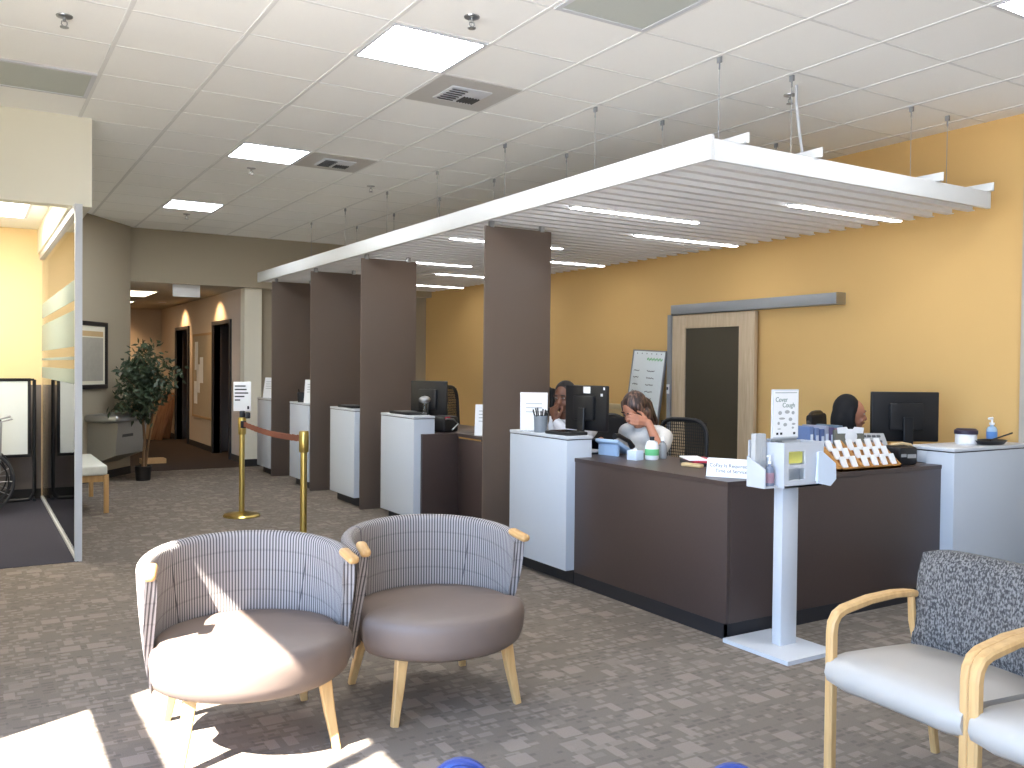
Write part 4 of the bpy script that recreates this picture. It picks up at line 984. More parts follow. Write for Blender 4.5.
# ------------------------------------------------------------------ right wing of the counter
RX, RY, RL = 4.53, 3.56, 0.57
t = thing('card_rack', 'oak stepped rack full of white cards on the right wing of the counter', 'card rack', (RX, RY, DT), 0)
body = MB(); xs_ = (0.0, 0.092, 0.184, 0.200, 0.292, 0.382, 0.472, 0.560)
for x in xs_:
    body.prism([(0, 0), (0.20, 0), (0.20, 0.17), (0.175, 0.17), (0.0, 0.022)], 0.010, Matrix(((0, 0, 1, x), (1, 0, 0, 0), (0, 1, 0, 0), (0, 0, 0, 1))))
body.span((0, 0, 0), (RL, 0.20, 0.014)).span((0, 0, 0), (RL, 0.010, 0.022))
for k in range(3): body.span((0, 0.05 + 0.055 * k, 0.0), (RL, 0.056 + 0.055 * k, 0.045 + 0.045 * k))
body.build('rack_body', M['oak'], t, smooth=0)
for i, x in enumerate((0.010, 0.102, 0.210, 0.302, 0.392, 0.482)):
    for k in range(3):
        o = MB().box((0, 0, 0.034), (0.048, 0.010, 0.070), (R(-25), 0, 0)).build('card_stack', M['paper'], smooth=0)
        o.location = (RX + x + 0.041, RY + 0.032 + 0.055 * k, DT + 0.020 + 0.045 * k)
        tag(o, ('front', 'middle', 'rear')[k] + ' card stack in the ' + ('first', 'second', 'third', 'fourth', 'fifth', 'sixth')[i] + ' slot of the oak rack', 'cards', 'white cards in the oak rack')
def binders():
    xs = [0, 0.055, 0.11, 0.155, 0.21, 0.26, 0.30]
    cols = [(96, 118, 160), (110, 130, 170), (84, 104, 150), (150, 156, 176), (92, 84, 120), (126, 80, 104), (88, 110, 130)]
    labs = ['slate blue binder nearest the poster', 'light blue binder, second from the poster', 'deep blue binder in the middle of the row', 'grey binder right of the deep blue one', 'violet binder right of the grey one', 'plum binder, second from the grey pouch', 'teal binder beside the grey pouch']
    for k, x in enumerate(xs):
        t_ = thing('ring_binder', labs[k] + ' on the counter', 'binder', (4.84 + x, 4.08, DT), 0, 'binders behind the poster')
        h_ = 0.235 - 0.01 * (k % 3)
        MB().box((0.02, 0.09, h_ / 2), (0.038, 0.20, h_), bev=0.004).build('binder_cover', mat('binder_%d' % k, cols[k], 0.5), t_)
        MB().box((0.02, -0.012, h_ * 0.6), (0.024, 0.003, h_ * 0.35)).build('spine_label', M['paper_blue'], t_, smooth=0)
binders()
o = MB().box((0, 0, 0.14), (0.15, 0.006, 0.28)).build('paper_sheet', M['cardboard']); o.location = (4.89, 4.285, DT + 0.002); tag(o, 'tan paper sheet sticking up behind the blue binders', 'paper')
t = thing('file_pouch', 'grey pouch with white flap and tongue standing behind the card rack', 'pouch', (5.17, 4.02, DT), R(-20))
MB().box((0, 0, 0.105), (0.22, 0.07, 0.21), (R(-8), 0, 0), bev=0.012).build('pouch_body', mat('olive_grey_cloth', (112, 110, 98), 0.8), t)
MB().prism([(-0.095, 0), (0.095, 0), (0.10, 0.04), (0.03, 0.045), (0.02, 0.03), (-0.02, 0.03), (-0.03, 0.045), (-0.10, 0.04)], 0.006, Matrix(((1, 0, 0, 0), (0, 0, -1, -0.024), (0, 1, 0, 0.185), (0, 0, 0, 1)))).build('pouch_flap', M['paper'], t, smooth=0)
MB().lathe([(0, 0), (0.045, 0), (0.045, 0.004), (0, 0.004)], (0, -0.034, 0.165), 24, mx=rotm(PI / 2, 0, 0)).build('pouch_tongue', M['paper'], t)
t = thing('office_telephone', 'large grey office telephone with sloping display on the right wing', 'telephone', (5.40, 4.02, DT), R(-30))
MB().box((0, 0.03, 0.11), (0.27, 0.16, 0.016), (R(48), 0, 0), bev=0.006).build('phone_deck', mat('phone_grey', (176, 178, 180), 0.45), t)
MB().box((0, 0.02, 0.045), (0.24, 0.13, 0.09), bev=0.01).build('phone_base', mat('phone_grey', (176, 178, 180), 0.45), t)
kp = MB()
for i in range(6):
    for j in range(3): kp.box((-0.085 + 0.034 * i, -0.012 + 0.032 * j, 0.083 + 0.0355 * j), (0.024, 0.014, 0.01), (R(48), 0, 0))
kp.build('keypad', mat('phone_keys', (96, 98, 102), 0.5), t, smooth=0)
MB().box((-0.155, 0.02, 0.115), (0.045, 0.19, 0.04), (R(48), 0, 0), bev=0.015).build('handset', mat('phone_grey', (176, 178, 180), 0.45), t)
t = thing('card_terminal', 'black card terminal with a pale label beside the end cabinet', 'card terminal', (5.27, 3.70, DT), R(-12))
MB().box((0, 0, 0.06), (0.15, 0.19, 0.12), bev=0.02).build('terminal_body', M['black'], t)
MB().box((0.02, -0.0965, 0.06), (0.07, 0.003, 0.025)).box((-0.045, -0.0965, 0.065), (0.04, 0.003, 0.02)).build('terminal_label', mat('label_grey', (150, 150, 150), 0.5), t, smooth=0)
MB().tube([(-0.02, 0.05, 0.12), (0.04, 0.02, 0.135), (0.10, 0.0, 0.125), (0.115, -0.01, 0.09)], 0.01, 8).build('strap', M['tan'], t)
ZE = 0.98
t = thing('wipes_tub', 'white wipes tub with dark purple lid on the end cabinet', 'tub', (5.93, 3.64, ZE))
MB().lathe([(0, 0), (0.066, 0), (0.070, 0.008), (0.070, 0.070), (0, 0.070)], n=32).build('tub_body', M['paper'], t)
MB().lathe([(0, 0.070), (0.076, 0.070), (0.076, 0.095), (0.06, 0.108), (0, 0.108)], n=32).build('tub_lid', M['purple'], t)
t = thing('pen_tray', 'shallow black tray with a long pen lying on the end cabinet', 'tray', (6.06, 3.54, ZE), R(8))
MB().lathe([(0, 0.003), (0.12, 0.003), (0.155, 0.03), (0.148, 0.03), (0.115, 0.010), (0, 0.010)], n=32, sy=0.6).build('tray_body', M['black'], t)
o = MB().tube([(6.04, 3.53, ZE + 0.03), (6.27, 3.51, ZE + 0.075)], 0.006, 8).build('long_pen', M['black']); tag(o, 'long black pen resting across the shallow black tray', 'pen')
bottle('hand_gel_bottle', 'blue labelled hand gel pump bottle on the end cabinet', (6.26, 3.65, ZE), mat('clear_blue_gel', (168, 198, 226), 0.2), 0.044, 0.125, M['blue_label'], M['paper'], sq=0.7)

# ------------------------------------------------------------------ things on the far cabinets
def white_sign(label, loc, rz):
    t_ = thing('table_sign', label, 'sign', loc, rz)
    MB().box((0, 0, 0.14), (0.20, 0.006, 0.28), (R(-10), 0, 0)).build('sign_card', M['paper'], t_, smooth=0)
    MB().box((0, 0.04, 0.004), (0.20, 0.10, 0.006)).build('sign_foot', M['clear_plastic'], t_, smooth=0)
    bars_ = MB()
    for k in range(4): bars_.box((0, -0.006 + (0.22 - 0.03 * k - 0.14) * 0.17, 0.22 - 0.03 * k), (0.13, 0.002, 0.006), (R(-10), 0, 0))
    bars_.build('printed_text', M['ink_grey'], t_, smooth=0)
white_sign('white table sign on the last pale cabinet at the far wall', (3.56, 12.2, 1.03), R(-60))
white_sign('white table sign behind the small black cup', (3.56, 10.42, 1.03), R(-40))
white_sign('white table sign on the brown recessed counter, cut by the nearest bronze panel', (3.97, 6.93, DT), R(-40))
t = thing('black_cup', 'small black pen cup on the white cabinet between the farther panels', 'pen cup', (3.50, 10.62, 1.03))
MB().lathe([(0, 0), (0.055, 0), (0.06, 0.12), (0.055, 0.12), (0.05, 0.01), (0, 0.01)], n=20).build('cup', M['black'], t)
MB().tube([(0.02, 0, 0.02), (0.05, 0.01, 0.17)], 0.006, 6).tube([(-0.02, 0.01, 0.02), (-0.04, 0.02, 0.16)], 0.006, 6).build('pen', M['black'], t)
for i, (x, y, lb) in enumerate(((3.555, 9.1, 'black ledge tray on the cabinet between the second and third panels'), (3.555, 7.7, 'black ledge tray on the cabinet beside the brown recess'))):
    t = thing('ledge_tray', lb, 'tray', (x, y, 1.03))
    MB().box((0, 0, 0.012), (0.19, 0.42, 0.022), bev=0.008).build('tray_body', M['black'], t)
    MB().box((0, 0.05, 0.026), (0.15, 0.2, 0.006)).build('tray_paper', M['steel'], t, smooth=0)
t = thing('hand_bell', 'small round chrome bell on a clear stand at the second cabinet', 'bell', (3.60, 7.42, 1.03))
MB().lathe([(0, 0), (0.05, 0), (0.05, 0.008), (0.02, 0.012), (0.015, 0.12), (0, 0.12)], n=20).build('bell_stand', M['clear_plastic'], t)
MB().ball((0, 0, 0.145), (0.055, 0.055, 0.035)).build('bell_dome', M['steel'], t)
t = thing('label_printer', 'black label printer with a grey arrow shaped cover on the recessed counter', 'printer', (3.85, 7.55, DT), R(20))
MB().box((0, 0, 0.075), (0.20, 0.24, 0.15), bev=0.025).build('printer_body', M['black'], t)
MB().sweep([(-0.09, -0.125, 0.13), (0.02, -0.125, 0.12), (0.085, -0.125, 0.075), (0.0, -0.125, 0.02)], 0.012, 0.016, (0, 1, 0)).build('printer_trim', M['steel'], t)
MB().box((-0.06, -0.122, 0.135), (0.06, 0.01, 0.02)).build('printer_button', M['red'], t, smooth=0)

# ------------------------------------------------------------------ back credenza, whiteboard, boxes
t = thing('credenza', 'low grey credenza along the ochre wall behind the staff', 'credenza', (5.95, 7.28, 0))
MB().span((0, 0, 0.06), (0.42, 1.9, 0.80), bev=0.004).build('credenza_body', M['laminate_white'], t)
for k in range(3):
    dr = MB().span((-0.016, 0.02 + 0.625 * k, 0.09), (0, 0.63 + 0.625 * k, 0.77), bev=0.003).build('door', M['laminate_white'], t)
    MB().tube([(-0.035, 0.56 + 0.625 * k, 0.55), (-0.035, 0.56 + 0.625 * k, 0.68)], 0.006).build('handle', M['steel'], dr)
MB().span((0.03, 0.02, 0), (0.42, 1.88, 0.06)).build('plinth', M['kick'], t, smooth=0)
# leaning whiteboard: bottom on the credenza, top on the wall
t = thing('leaning_whiteboard', 'tall narrow whiteboard with green heading leaning against the ochre wall', 'whiteboard', (6.27, 7.565, 0.80), R(-90))
t.rotation_euler = (R(-6.5), R(2.5), R(-90))
MB().span((-0.27, -0.008, 0.0), (0.27, 0.008, 0.88), bev=0.002).build('board_face', M['whiteboard'], t)
fr = MB()
for a, b in (((-0.275, 0.0), (-0.262, 0.885)), ((0.262, 0.0), (0.275, 0.885)), ((-0.275, 0.875), (0.275, 0.888)), ((-0.275, -0.004), (0.275, 0.01))): fr.span((a[0], -0.014, a[1]), (b[0], 0.010, b[1]))
fr.build('board_frame', M['alum'], t, smooth=0)
gs = MB()
for k in range(16): gs.box((-0.02 + 0.016 * k, -0.0095, 0.79 + 0.008 * math.sin(k * 2.1)), (0.011, 0.002, 0.022), (0, R(20 * math.sin(k * 1.7)), 0))
gs.build('green_lettering', M['ink_green'], t, smooth=0)
rnd = random.Random(11); faded = mat('faded_marker', (120, 124, 126), 0.8)
for k in range(7):
    z = 0.66 - 0.075 * k
    for x0, n_ in ((-0.22, 8), (0.0, 11)):
        bs = MB()
        for q in range(n_): bs.box((x0 + 0.0115 * q, -0.0095, z + rnd.uniform(-0.005, 0.005)), (0.009, 0.002, 0.009), (0, R(rnd.uniform(-30, 30)), 0))
        bs.build('written_line', faded, t, smooth=0)
for q in range(6): MB().box((-0.2 + 0.08 * q, -0.0095, 0.85), (0.012, 0.002, 0.012)).build('board_magnet', faded, t, smooth=0)
t = thing('storage_box', 'beige storage box on the credenza left of the seated woman', 'box', (6.08, 8.00, 0.80))
MB().box((0, 0, 0.13), (0.28, 0.40, 0.26), bev=0.006).build('box_body', mat('beige_box', (196, 168, 120), 0.7), t)
MB().box((0, 0, 0.262), (0.295, 0.415, 0.05), bev=0.005).build('box_lid', mat('beige_lid', (206, 182, 138), 0.7), t)
MB().box((-0.142, -0.05, 0.12), (0.004, 0.12, 0.07)).build('box_label', M['ink'], t, smooth=0)

# ------------------------------------------------------------------ office chairs
def office_chair(label, loc, rz, mesh=True, arms=True):
    t_ = thing('office_chair', label, 'office chair', loc, rz, 'black office chairs')      # faces local -Y
    MB().box((0, 0, 0.49), (0.48, 0.46, 0.08), bev=0.035, seg=3).build('seat', M['black_cloth'], t_)
    fr_ = MB(); n = 28; pts = []
    for k in range(n + 1):
        a = 2 * PI * k / n; c_, s_ = math.cos(a), math.sin(a)
        x = 0.23 * (abs(c_) ** 0.5) * (1 if c_ >= 0 else -1); z = 0.84 + 0.25 * (abs(s_) ** 0.5) * (1 if s_ >= 0 else -1)
        pts.append((x, 0.24 + 0.06 * (z - 0.6), z))
    fr_.tube(pts, 0.017, 10, cap=False); fr_.build('back_frame', M['black'], t_)
    bk = MB()
    if mesh:
        for k in range(24): bk.tube([(-0.215 + 0.43 * k / 23, 0.24 + 0.06 * 0.02, 0.62), (-0.215 + 0.43 * k / 23, 0.24 + 0.06 * 0.47, 1.07)], 0.0035, 5)
        for k in range(20): z = 0.62 + 0.45 * k / 19; bk.tube([(-0.215, 0.24 + 0.06 * (z - 0.6), z), (0.215, 0.24 + 0.06 * (z - 0.6), z)], 0.003, 5)
        bk.box((0, 0.235, 0.72), (0.42, 0.03, 0.09), bev=0.012)
    else: bk.box((0, 0.252, 0.84), (0.44, 0.05, 0.48), (R(-3.5), 0, 0), bev=0.022, seg=3)
    bk.build('back_mesh', M['black_cloth'], t_)
    MB().sweep([(0, 0.0, 0.45), (0, 0.25, 0.46), (0, 0.285, 0.55), (0, 0.275, 0.75)], 0.06, 0.02).build('back_support', M['black'], t_)
    if arms:
        for s_ in (-1, 1):
            MB().tube([(s_ * 0.22, 0, 0.47), (s_ * 0.28, 0.0, 0.50), (s_ * 0.28, 0.0, 0.68)], 0.014).box((s_ * 0.28, -0.02, 0.695), (0.07, 0.25, 0.03), bev=0.012).build('armrest', M['black'], t_)
    MB().tube([(0, 0, 0.10), (0, 0, 0.46)], 0.028, 16).tube([(0, 0, 0.08), (0, 0, 0.25)], 0.04, 16).build('gas_column', M['black'], t_)
    b_ = MB()
    for k in range(5):
        a = 2 * PI * k / 5; b_.sweep([(0, 0, 0.10), (0.15 * math.cos(a), 0.15 * math.sin(a), 0.095), (0.29 * math.cos(a), 0.29 * math.sin(a), 0.075)], [0.05, 0.045, 0.035], [0.05, 0.035, 0.025], (-math.sin(a), math.cos(a), 0))
    b_.build('star_base', M['black'], t_)
    for k in range(5):
        a = 2 * PI * k / 5; MB().lathe([(0, -0.025), (0.03, -0.025), (0.03, 0.025), (0, 0.025)], (0.29 * math.cos(a), 0.29 * math.sin(a), 0.03), 16, mx=rotm(PI / 2, 0, a)).tube([(0.29 * math.cos(a), 0.29 * math.sin(a), 0.03), (0.29 * math.cos(a), 0.29 * math.sin(a), 0.085)], 0.008, 8).build('caster', M['black'], t_)
    return t_

# ------------------------------------------------------------------ people
def limb(mb, pts, rs):
    for (p, q), (a, b) in zip(zip(pts, pts[1:]), zip(rs, rs[1:])): mb.tube([p, q], [a, b], 14)
    for p, r_ in zip(pts, rs): mb.ball(p, r_ * 1.0, 14)
def hand(mb, wrist, d, nrm, curl=0.4, thumb=1, s_=1.0):
    d = Vector(d).normalized(); nrm = Vector(nrm); nrm = (nrm - d * nrm.dot(d)).normalized(); sd_ = d.cross(nrm)
    w_ = Vector(wrist)
    for k in range(5): mb.ball(w_ + d * (0.018 + 0.016 * k) * s_, (0.017, 0.017, 0.017), 10)
    for off in (-0.028, -0.010, 0.010, 0.028):
        for q in (0.03, 0.055, 0.08): mb.ball(w_ + d * q * s_ + sd_ * off * (0.6 + q * 5) * s_, 0.0135 * s_, 10)
    ln = (0.058, 0.072, 0.078, 0.070)
    for i, off in enumerate((0.033, 0.0115, -0.0105, -0.032)):
        b0 = w_ + (d * 0.088 + sd_ * off * 1.05) * s_; L_ = ln[i] * s_
        d1 = (d * math.cos(curl) + nrm * math.sin(curl)).normalized(); d2 = (d * math.cos(curl * 2.2) + nrm * math.sin(curl * 2.2)).normalized()
        b1 = b0 + d1 * L_ * 0.52; b2 = b1 + d2 * L_ * 0.5
        limb(mb, [b0, b1, b2], [0.0095 * s_, 0.0085 * s_, 0.007 * s_])
    t0 = w_ + (d * 0.03 + sd_ * thumb * -0.030) * s_; t1 = t0 + (d * 0.035 - sd_ * thumb * 0.028 + nrm * 0.012) * s_; t2 = t1 + (d * 0.03 - sd_ * thumb * 0.006 + nrm * 0.010) * s_
    limb(mb, [t0, t1, t2], [0.012 * s_, 0.010 * s_, 0.008 * s_])
def person(label, loc, rz, skin, top_m, hair, arms, head_rot=(0, 0, 0), lean=0.0, sleeve=0.5, scale=1.0, long_sleeve=False):
    """seated figure, faces local -Y; arms: (left, right) joint lists shoulder-elbow-wrist + hand direction + palm normal + curl"""
    t_ = thing('person', label, 'person', loc, rz); t_.scale = (scale,) * 3
    HM = Matrix.Translation((0, -0.01 - lean * 0.10, 1.085)) @ rotm(*head_rot)
    H = lambda p: HM @ Vector(p)
    hr = tuple(head_rot)
    b = MB()
    ly = lambda z: -lean * max(0, z - 0.55) * 0.22
    for (c_, r_) in (((0, 0.02, 0.57), (0.175, 0.14, 0.12)), ((0, 0.015, 0.70), (0.150, 0.112, 0.14)), ((0, 0.005, 0.86), (0.160, 0.115, 0.15)), ((0, 0.005, 0.96), (0.165, 0.10, 0.10))):
        b.ball((c_[0], c_[1] + ly(c_[2]), c_[2]), r_, 24)
    limb(b, [(-0.15, ly(1.0), 1.0), (0.15, ly(1.0), 1.0)], [0.062, 0.062])
    limb(b, [(0, ly(1.02), 1.01), H((0, -0.005, 0.06))], [0.058, 0.048])
    b.ball(H((0, -0.005, 0.155)), (0.074, 0.092, 0.10), 24, hr); b.ball(H((0, -0.04, 0.09)), (0.054, 0.055, 0.06), 20, hr); b.ball(H((0, -0.072, 0.055)), (0.026, 0.022, 0.022), 14, hr)
    limb(b, [H((0, -0.090, 0.15)), H((0, -0.108, 0.112))], [0.010, 0.016]); b.ball(H((0, -0.092, 0.078)), (0.026, 0.014, 0.009), 12, hr)
    for s_ in (-1, 1):
        b.ball(H((s_ * 0.076, 0.005, 0.125)), (0.011, 0.024, 0.034), 12, hr); b.ball(H((s_ * 0.035, -0.078, 0.10)), (0.024, 0.018, 0.022), 12, hr); b.ball(H((s_ * 0.030, -0.088, 0.165)), (0.028, 0.012, 0.008), 12, hr)
    for (sh, el, wr, hd, nr, cu), th in zip(arms, (1, -1)):
        limb(b, [sh, el], [0.052, 0.042]); limb(b, [el, wr], [0.042, 0.027]); hand(b, wr, hd, nr, cu, th)
    for s_ in (-1, 1):
        limb(b, [(s_ * 0.09, 0.0, 0.565), (s_ * 0.11, -0.42, 0.545)], [0.088, 0.060]); limb(b, [(s_ * 0.11, -0.42, 0.545), (s_ * 0.11, -0.40, 0.10)], [0.058, 0.040]); limb(b, [(s_ * 0.11, -0.38, 0.055), (s_ * 0.12, -0.56, 0.04)], [0.045, 0.034])
    body = remeshed(b, 'body', skin, t_, 0.0065, 3)
    c = MB()
    for (c_, r_) in (((0, 0.02, 0.57), (0.188, 0.152, 0.11)), ((0, 0.015, 0.70), (0.170, 0.130, 0.15)), ((0, 0.005, 0.86), (0.175, 0.130, 0.16)), ((0, 0.005, 0.955), (0.176, 0.112, 0.10))):
        c.ball((c_[0], c_[1] + ly(c_[2]), c_[2]), r_, 24)
    limb(c, [(-0.15, ly(1.0), 1.0), (0.15, ly(1.0), 1.0)], [0.074, 0.074]); c.ball((0, ly(1.03), 1.03), (0.085, 0.075, 0.045), 20)
    for (sh, el, wr, hd, nr, cu) in arms:
        sv, ev = Vector(sh), Vector(el)
        if long_sleeve: limb(c, [sv, ev], [0.066, 0.056]); limb(c, [ev, ev.lerp(Vector(wr), 0.9)], [0.056, 0.040])
        else: limb(c, [sv, sv.lerp(ev, sleeve)], [0.068, 0.066])
    remeshed(c, 'shirt', top_m, t_, 0.008, 4)
    l = MB()
    for s_ in (-1, 1):
        limb(l, [(s_ * 0.09, 0.0, 0.565), (s_ * 0.11, -0.42, 0.545)], [0.100, 0.072]); limb(l, [(s_ * 0.11, -0.42, 0.545), (s_ * 0.11, -0.40, 0.12)], [0.070, 0.055])
    remeshed(l, 'trousers', M['trousers'], t_, 0.010, 3)
    for s_ in (-1, 1):
        sh_ = MB(); sh_.ball((s_ * 0.115, -0.47, 0.035), (0.052, 0.135, 0.035), 18); sh_.ball((s_ * 0.11, -0.38, 0.06), (0.05, 0.055, 0.06), 16); sh_.box((s_ * 0.115, -0.46, 0.010), (0.085, 0.24, 0.02), bev=0.009); remeshed(sh_, 'shoe', M['black'], t_, 0.008, 2)
        e = MB(); e.ball(H((s_ * 0.030, -0.0885, 0.148)), (0.012, 0.007, 0.0058), 12, hr); e.build('eye', mat('eye_white', (196, 184, 174), 0.4), t_)
        e = MB(); e.ball(H((s_ * 0.030, -0.0940, 0.148)), (0.0062, 0.004, 0.0058), 10, hr); e.build('iris', M['ink'], t_)
        e = MB(); e.ball(H((s_ * 0.031, -0.0955, 0.172)), (0.022, 0.006, 0.004), 10, hr); e.build('eyebrow', M['hair_black'], t_)
    MB().ball(H((0, -0.104, 0.080)), (0.020, 0.005, 0.0055), 12, hr).build('lips', mat('lip_brown', (136, 76, 70), 0.4), t_)
    hair(t_, H, hr)
    return t_
def hair_short(t_, H, hr):
    h_ = MB(); h_.ball(H((0, 0.012, 0.178)), (0.083, 0.092, 0.092), 24, hr); h_.ball(H((0, 0.045, 0.13)), (0.077, 0.062, 0.075), 20, hr)
    remeshed(h_, 'hair', M['hair_black'], t_, 0.007, 2)
def hair_long(t_, H, hr):
    h_ = MB(); h_.ball(H((0, 0.014, 0.175)), (0.088, 0.098, 0.098), 24, hr); h_.ball(H((0, 0.05, 0.10)), (0.088, 0.068, 0.12), 20, hr)
    for s_ in (-1, 1):
        limb(h_, [H((s_ * 0.070, -0.02, 0.19)), H((s_ * 0.084, -0.03, 0.11)), H((s_ * 0.080, -0.03, 0.02))], [0.030, 0.030, 0.020])
        limb(h_, [H((s_ * 0.075, 0.02, 0.10)), H((s_ * 0.082, 0.01, -0.02))], [0.035, 0.028])
    limb(h_, [H((0, 0.07, 0.10)), H((0, 0.075, -0.06))], [0.075, 0.055])
    remeshed(h_, 'hair', M['hair_brown'], t_, 0.007, 2)
def headscarf(t_, H, hr):
    h_ = MB(); h_.ball(H((0, 0.040, 0.172)), (0.096, 0.100, 0.116), 24, hr); h_.ball(H((0, 0.06, 0.09)), (0.098, 0.085, 0.14), 20, hr)
    for s_ in (-1, 1): limb(h_, [H((s_ * 0.076, 0.012, 0.17)), H((s_ * 0.078, 0.010, 0.08)), H((s_ * 0.055, -0.025, -0.01))], [0.026, 0.030, 0.038])
    h_.ball(H((0, -0.02, -0.03)), (0.12, 0.10, 0.05), 20, hr); h_.ball(H((0, 0.05, -0.06)), (0.17, 0.12, 0.07), 20, hr)
    remeshed(h_, 'headscarf', M['hijab'], t_, 0.008, 3)

# woman bowing her head into her hand at the counter (left hand is the one nearest the camera)
px, py, prz = 4.38, 5.20, R(-80)
person('person in a pale top bowing a long haired head into one hand at the counter', (px, py, -0.008), prz, M['skin_mid'], M['shirt_grey'], hair_long,
       [((0.185, -0.03, 0.985), (0.262, -0.175, 0.90), (0.150, -0.165, 1.095), (-0.42, -0.86, 0.22), (-0.9, 0.4, 0.0), 0.15),
        ((-0.185, -0.01, 0.985), (-0.25, -0.14, 0.76), (-0.14, -0.36, 0.955), (0.5, -0.8, 0.0), (0.2, 0, -1), 0.5)], head_rot=(R(38), R(6), R(-4)), lean=0.5, sleeve=0.6)
office_chair('black mesh office chair behind the woman with her hand to her face', (4.50, 5.18, -0.0), R(-80))
# second staff member behind the stickered monitor
person('person in a white shirt resting chin on hand, half hidden by the stickered monitor', (4.22, 5.99, -0.055), R(-66), M['skin_dark'], M['shirt_white'], hair_short,
       [((0.185, -0.01, 0.985), (0.20, -0.24, 0.86), (0.00, -0.20, 1.045), (-0.25, 0.05, 0.95), (0.0, 1.0, 0.1), 0.7),
        ((-0.185, -0.01, 0.985), (-0.195, -0.03, 0.74), (-0.08, -0.24, 0.68), (0.5, -0.8, -0.1), (0.0, 0, -1), 0.4)], head_rot=(R(8), 0, R(4)), lean=0.4, long_sleeve=True, scale=1.06)
office_chair('black office chair behind the person in the white shirt', (4.36, 5.93, 0), R(-66), mesh=False)
# woman in a black headscarf at the right
person('person in a black headscarf and black top facing the wide monitor at the right', (5.745, 4.50, -0.07), R(50), M['skin_tan'], M['top_black'], headscarf,
       [((0.185, -0.01, 0.985), (0.25, -0.16, 0.76), (0.14, -0.36, 0.955), (-0.3, -0.9, 0.0), (0, 0, -1), 0.5),
        ((-0.185, -0.01, 0.985), (-0.25, -0.16, 0.76), (-0.14, -0.36, 0.955), (0.3, -0.9, 0.0), (0, 0, -1), 0.5)], head_rot=(R(6), 0, 0), lean=0.2, long_sleeve=True)
office_chair('black office chair behind the woman in the headscarf', (5.74, 4.43, 0.0), R(25), mesh=False).scale = (1.0, 1.0, 1.06)
# empty chairs behind the recessed counter
office_chair('empty black mesh office chair beside the far monitor', (4.62, 8.40, 0), R(35)).scale = (1.1, 1.1, 1.16)
office_chair('empty black office chair half hidden by the nearest bronze panel', (4.72, 7.55, 0), R(-60), mesh=False).scale = (1.1, 1.1, 1.18)

# ------------------------------------------------------------------ small blue children's chairs at the lower edge
def kid_chair(label, loc, rz):
    t_ = thing('child_chair', label, 'child chair', loc, rz, 'blue children chairs')
    n = 20; bk = MB()
    pts = [(-0.11, 0.30)] + [(0.12 * -math.cos(PI * k / n), 0.365 + 0.22 * math.sin(PI * k / n)) for k in range(n + 1)] + [(0.11, 0.30)]
    bk.prism(pts, 0.035, Matrix(((1, 0, 0, 0), (0, 0, -1, 0.18), (0, 1, 0, 0), (0, 0, 0, 1))))
    bmesh.ops.bevel(bk.bm, geom=[e for e in bk.bm.edges if e.calc_face_angle(0) > 1.2], offset=0.012, segments=3, affect='EDGES')
    bk.build('backrest', M['blue'], t_)
    MB().box((0, 0, 0.30), (0.32, 0.32, 0.035), bev=0.015, seg=3).build('seat', M['blue'], t_)
    for sx in (-1, 1):
        for sy in (-1, 1): MB().tube([(sx * 0.12, sy * 0.12, 0.29), (sx * 0.15, sy * 0.15, 0.0)], [0.018, 0.014], 12).build('leg', M['blue'], t_)
kid_chair('blue rounded child chair at the lower edge next to the sunny floor patch', (1.05, 1.93, 0), R(150))
kid_chair('blue rounded child chair at the lower edge in front of the white stand', (1.57, 1.595, 0), R(150))

# ------------------------------------------------------------------ light
wd = bpy.data.worlds.new('sky'); scn.world = wd; wd.use_nodes = True
nt = wd.node_tree; N = nt.nodes; L = nt.links; bg = N['Background']
tc = N.new('ShaderNodeTexCoord'); sp = N.new('ShaderNodeSeparateXYZ'); rp = N.new('ShaderNodeValToRGB')
L.new(tc.outputs['Generated'], sp.inputs[0])
mr = N.new('ShaderNodeMapRange'); mr.inputs['From Min'].default_value = -1; mr.inputs['From Max'].default_value = 1; L.new(sp.outputs['Z'], mr.inputs['Value']); L.new(mr.outputs[0], rp.inputs[0])
e = rp.color_ramp.elements
e[0].position = 0.0; e[0].color = (0.70, 0.71, 0.72, 1)          # sunlit pavement below the horizon
e[1].position = 1.0; e[1].color = (0.24, 0.48, 1.0, 1)           # blue sky overhead
a = e.new(0.485); a.color = (0.66, 0.70, 0.78, 1)
b = e.new(0.515); b.color = (0.46, 0.68, 1.0, 1)
L.new(rp.outputs[0], bg.inputs[0]); bg.inputs[1].default_value = 6.0
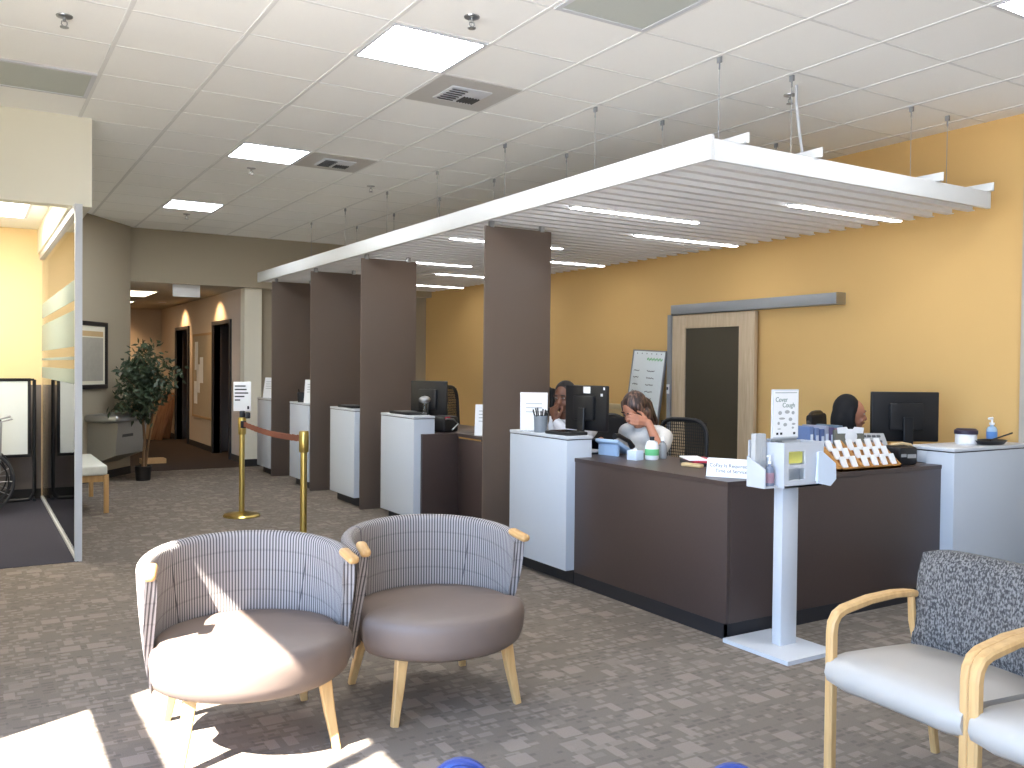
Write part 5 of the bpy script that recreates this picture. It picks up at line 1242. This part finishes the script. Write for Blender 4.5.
def lamp(name, kind, loc, energy, color=(1, 1, 1), **kw):
    l = bpy.data.lights.new(name, kind); l.energy = energy; l.color = color
    o = bpy.data.objects.new(name, l); C.objects.link(o); o.location = loc
    for k, v in kw.items(): setattr(l, k, v)
    return o
sun = lamp('sun', 'SUN', (-6, -3, 8), 34.0, (1.0, 0.95, 0.87), angle=R(0.5))
sun.rotation_euler = Vector((1.0, 0.48, -1.2)).to_track_quat('-Z', 'Y').to_euler()
# daylight portals in the two window openings
def portal(name, loc, sx, sy, d_):
    o = lamp(name, 'AREA', loc, 1.0, shape='RECTANGLE', size=sx, size_y=sy); o.data.cycles.is_portal = True
    o.rotation_euler = Vector(d_).to_track_quat('-Z', 'Y').to_euler(); return o
portal('portal_left', (XL - 0.12, (YN + YJ) / 2, 1.7), YJ - YN, 3.2, (1, 0, 0))
# the glass room's own ceiling light
t = thing('glass_room_light', 'bright ceiling light panel inside the glass room', 'ceiling light', (-0.1, 9.2, 2.925))
MB().span((-0.62, -0.92, -0.012), (0.62, 0.92, 0)).build('light_frame', M['white_metal'], t, smooth=0)
MB().span((-0.59, -0.89, -0.016), (0.59, 0.89, -0.012)).build('diffuser', M['room_lamp'], t, smooth=0)
# two recessed downlights wash the hall wall above the doors
for x, y, dv, lb in ((2.45, 19.1, (0, 0.6, -1), 'farthest recessed downlight washing the end wall of the hall'), (3.12, 14.9, (0.55, 0, -1), 'nearer recessed downlight washing the hall wall'), (3.12, 17.6, (0.55, 0, -1), 'farther recessed downlight washing the hall wall')):
    t = thing('downlight', lb, 'downlight', (x, y, 2.63))
    MB().lathe([(0.05, -0.001), (0.07, -0.001), (0.07, -0.008), (0.05, -0.008)], n=24).build('trim_ring', M['white_metal'], t)
    MB().lathe([(0, -0.002), (0.05, -0.002), (0.05, -0.004), (0, -0.004)], n=24).build('lens', M['hall_lamp'], t)
    o = lamp('downlight_spot', 'SPOT', (x, y, 2.61), 40, (1.0, 0.66, 0.36), spot_size=R(100), spot_blend=0.8)
    o.rotation_euler = Vector(dv).to_track_quat('-Z', 'Y').to_euler()
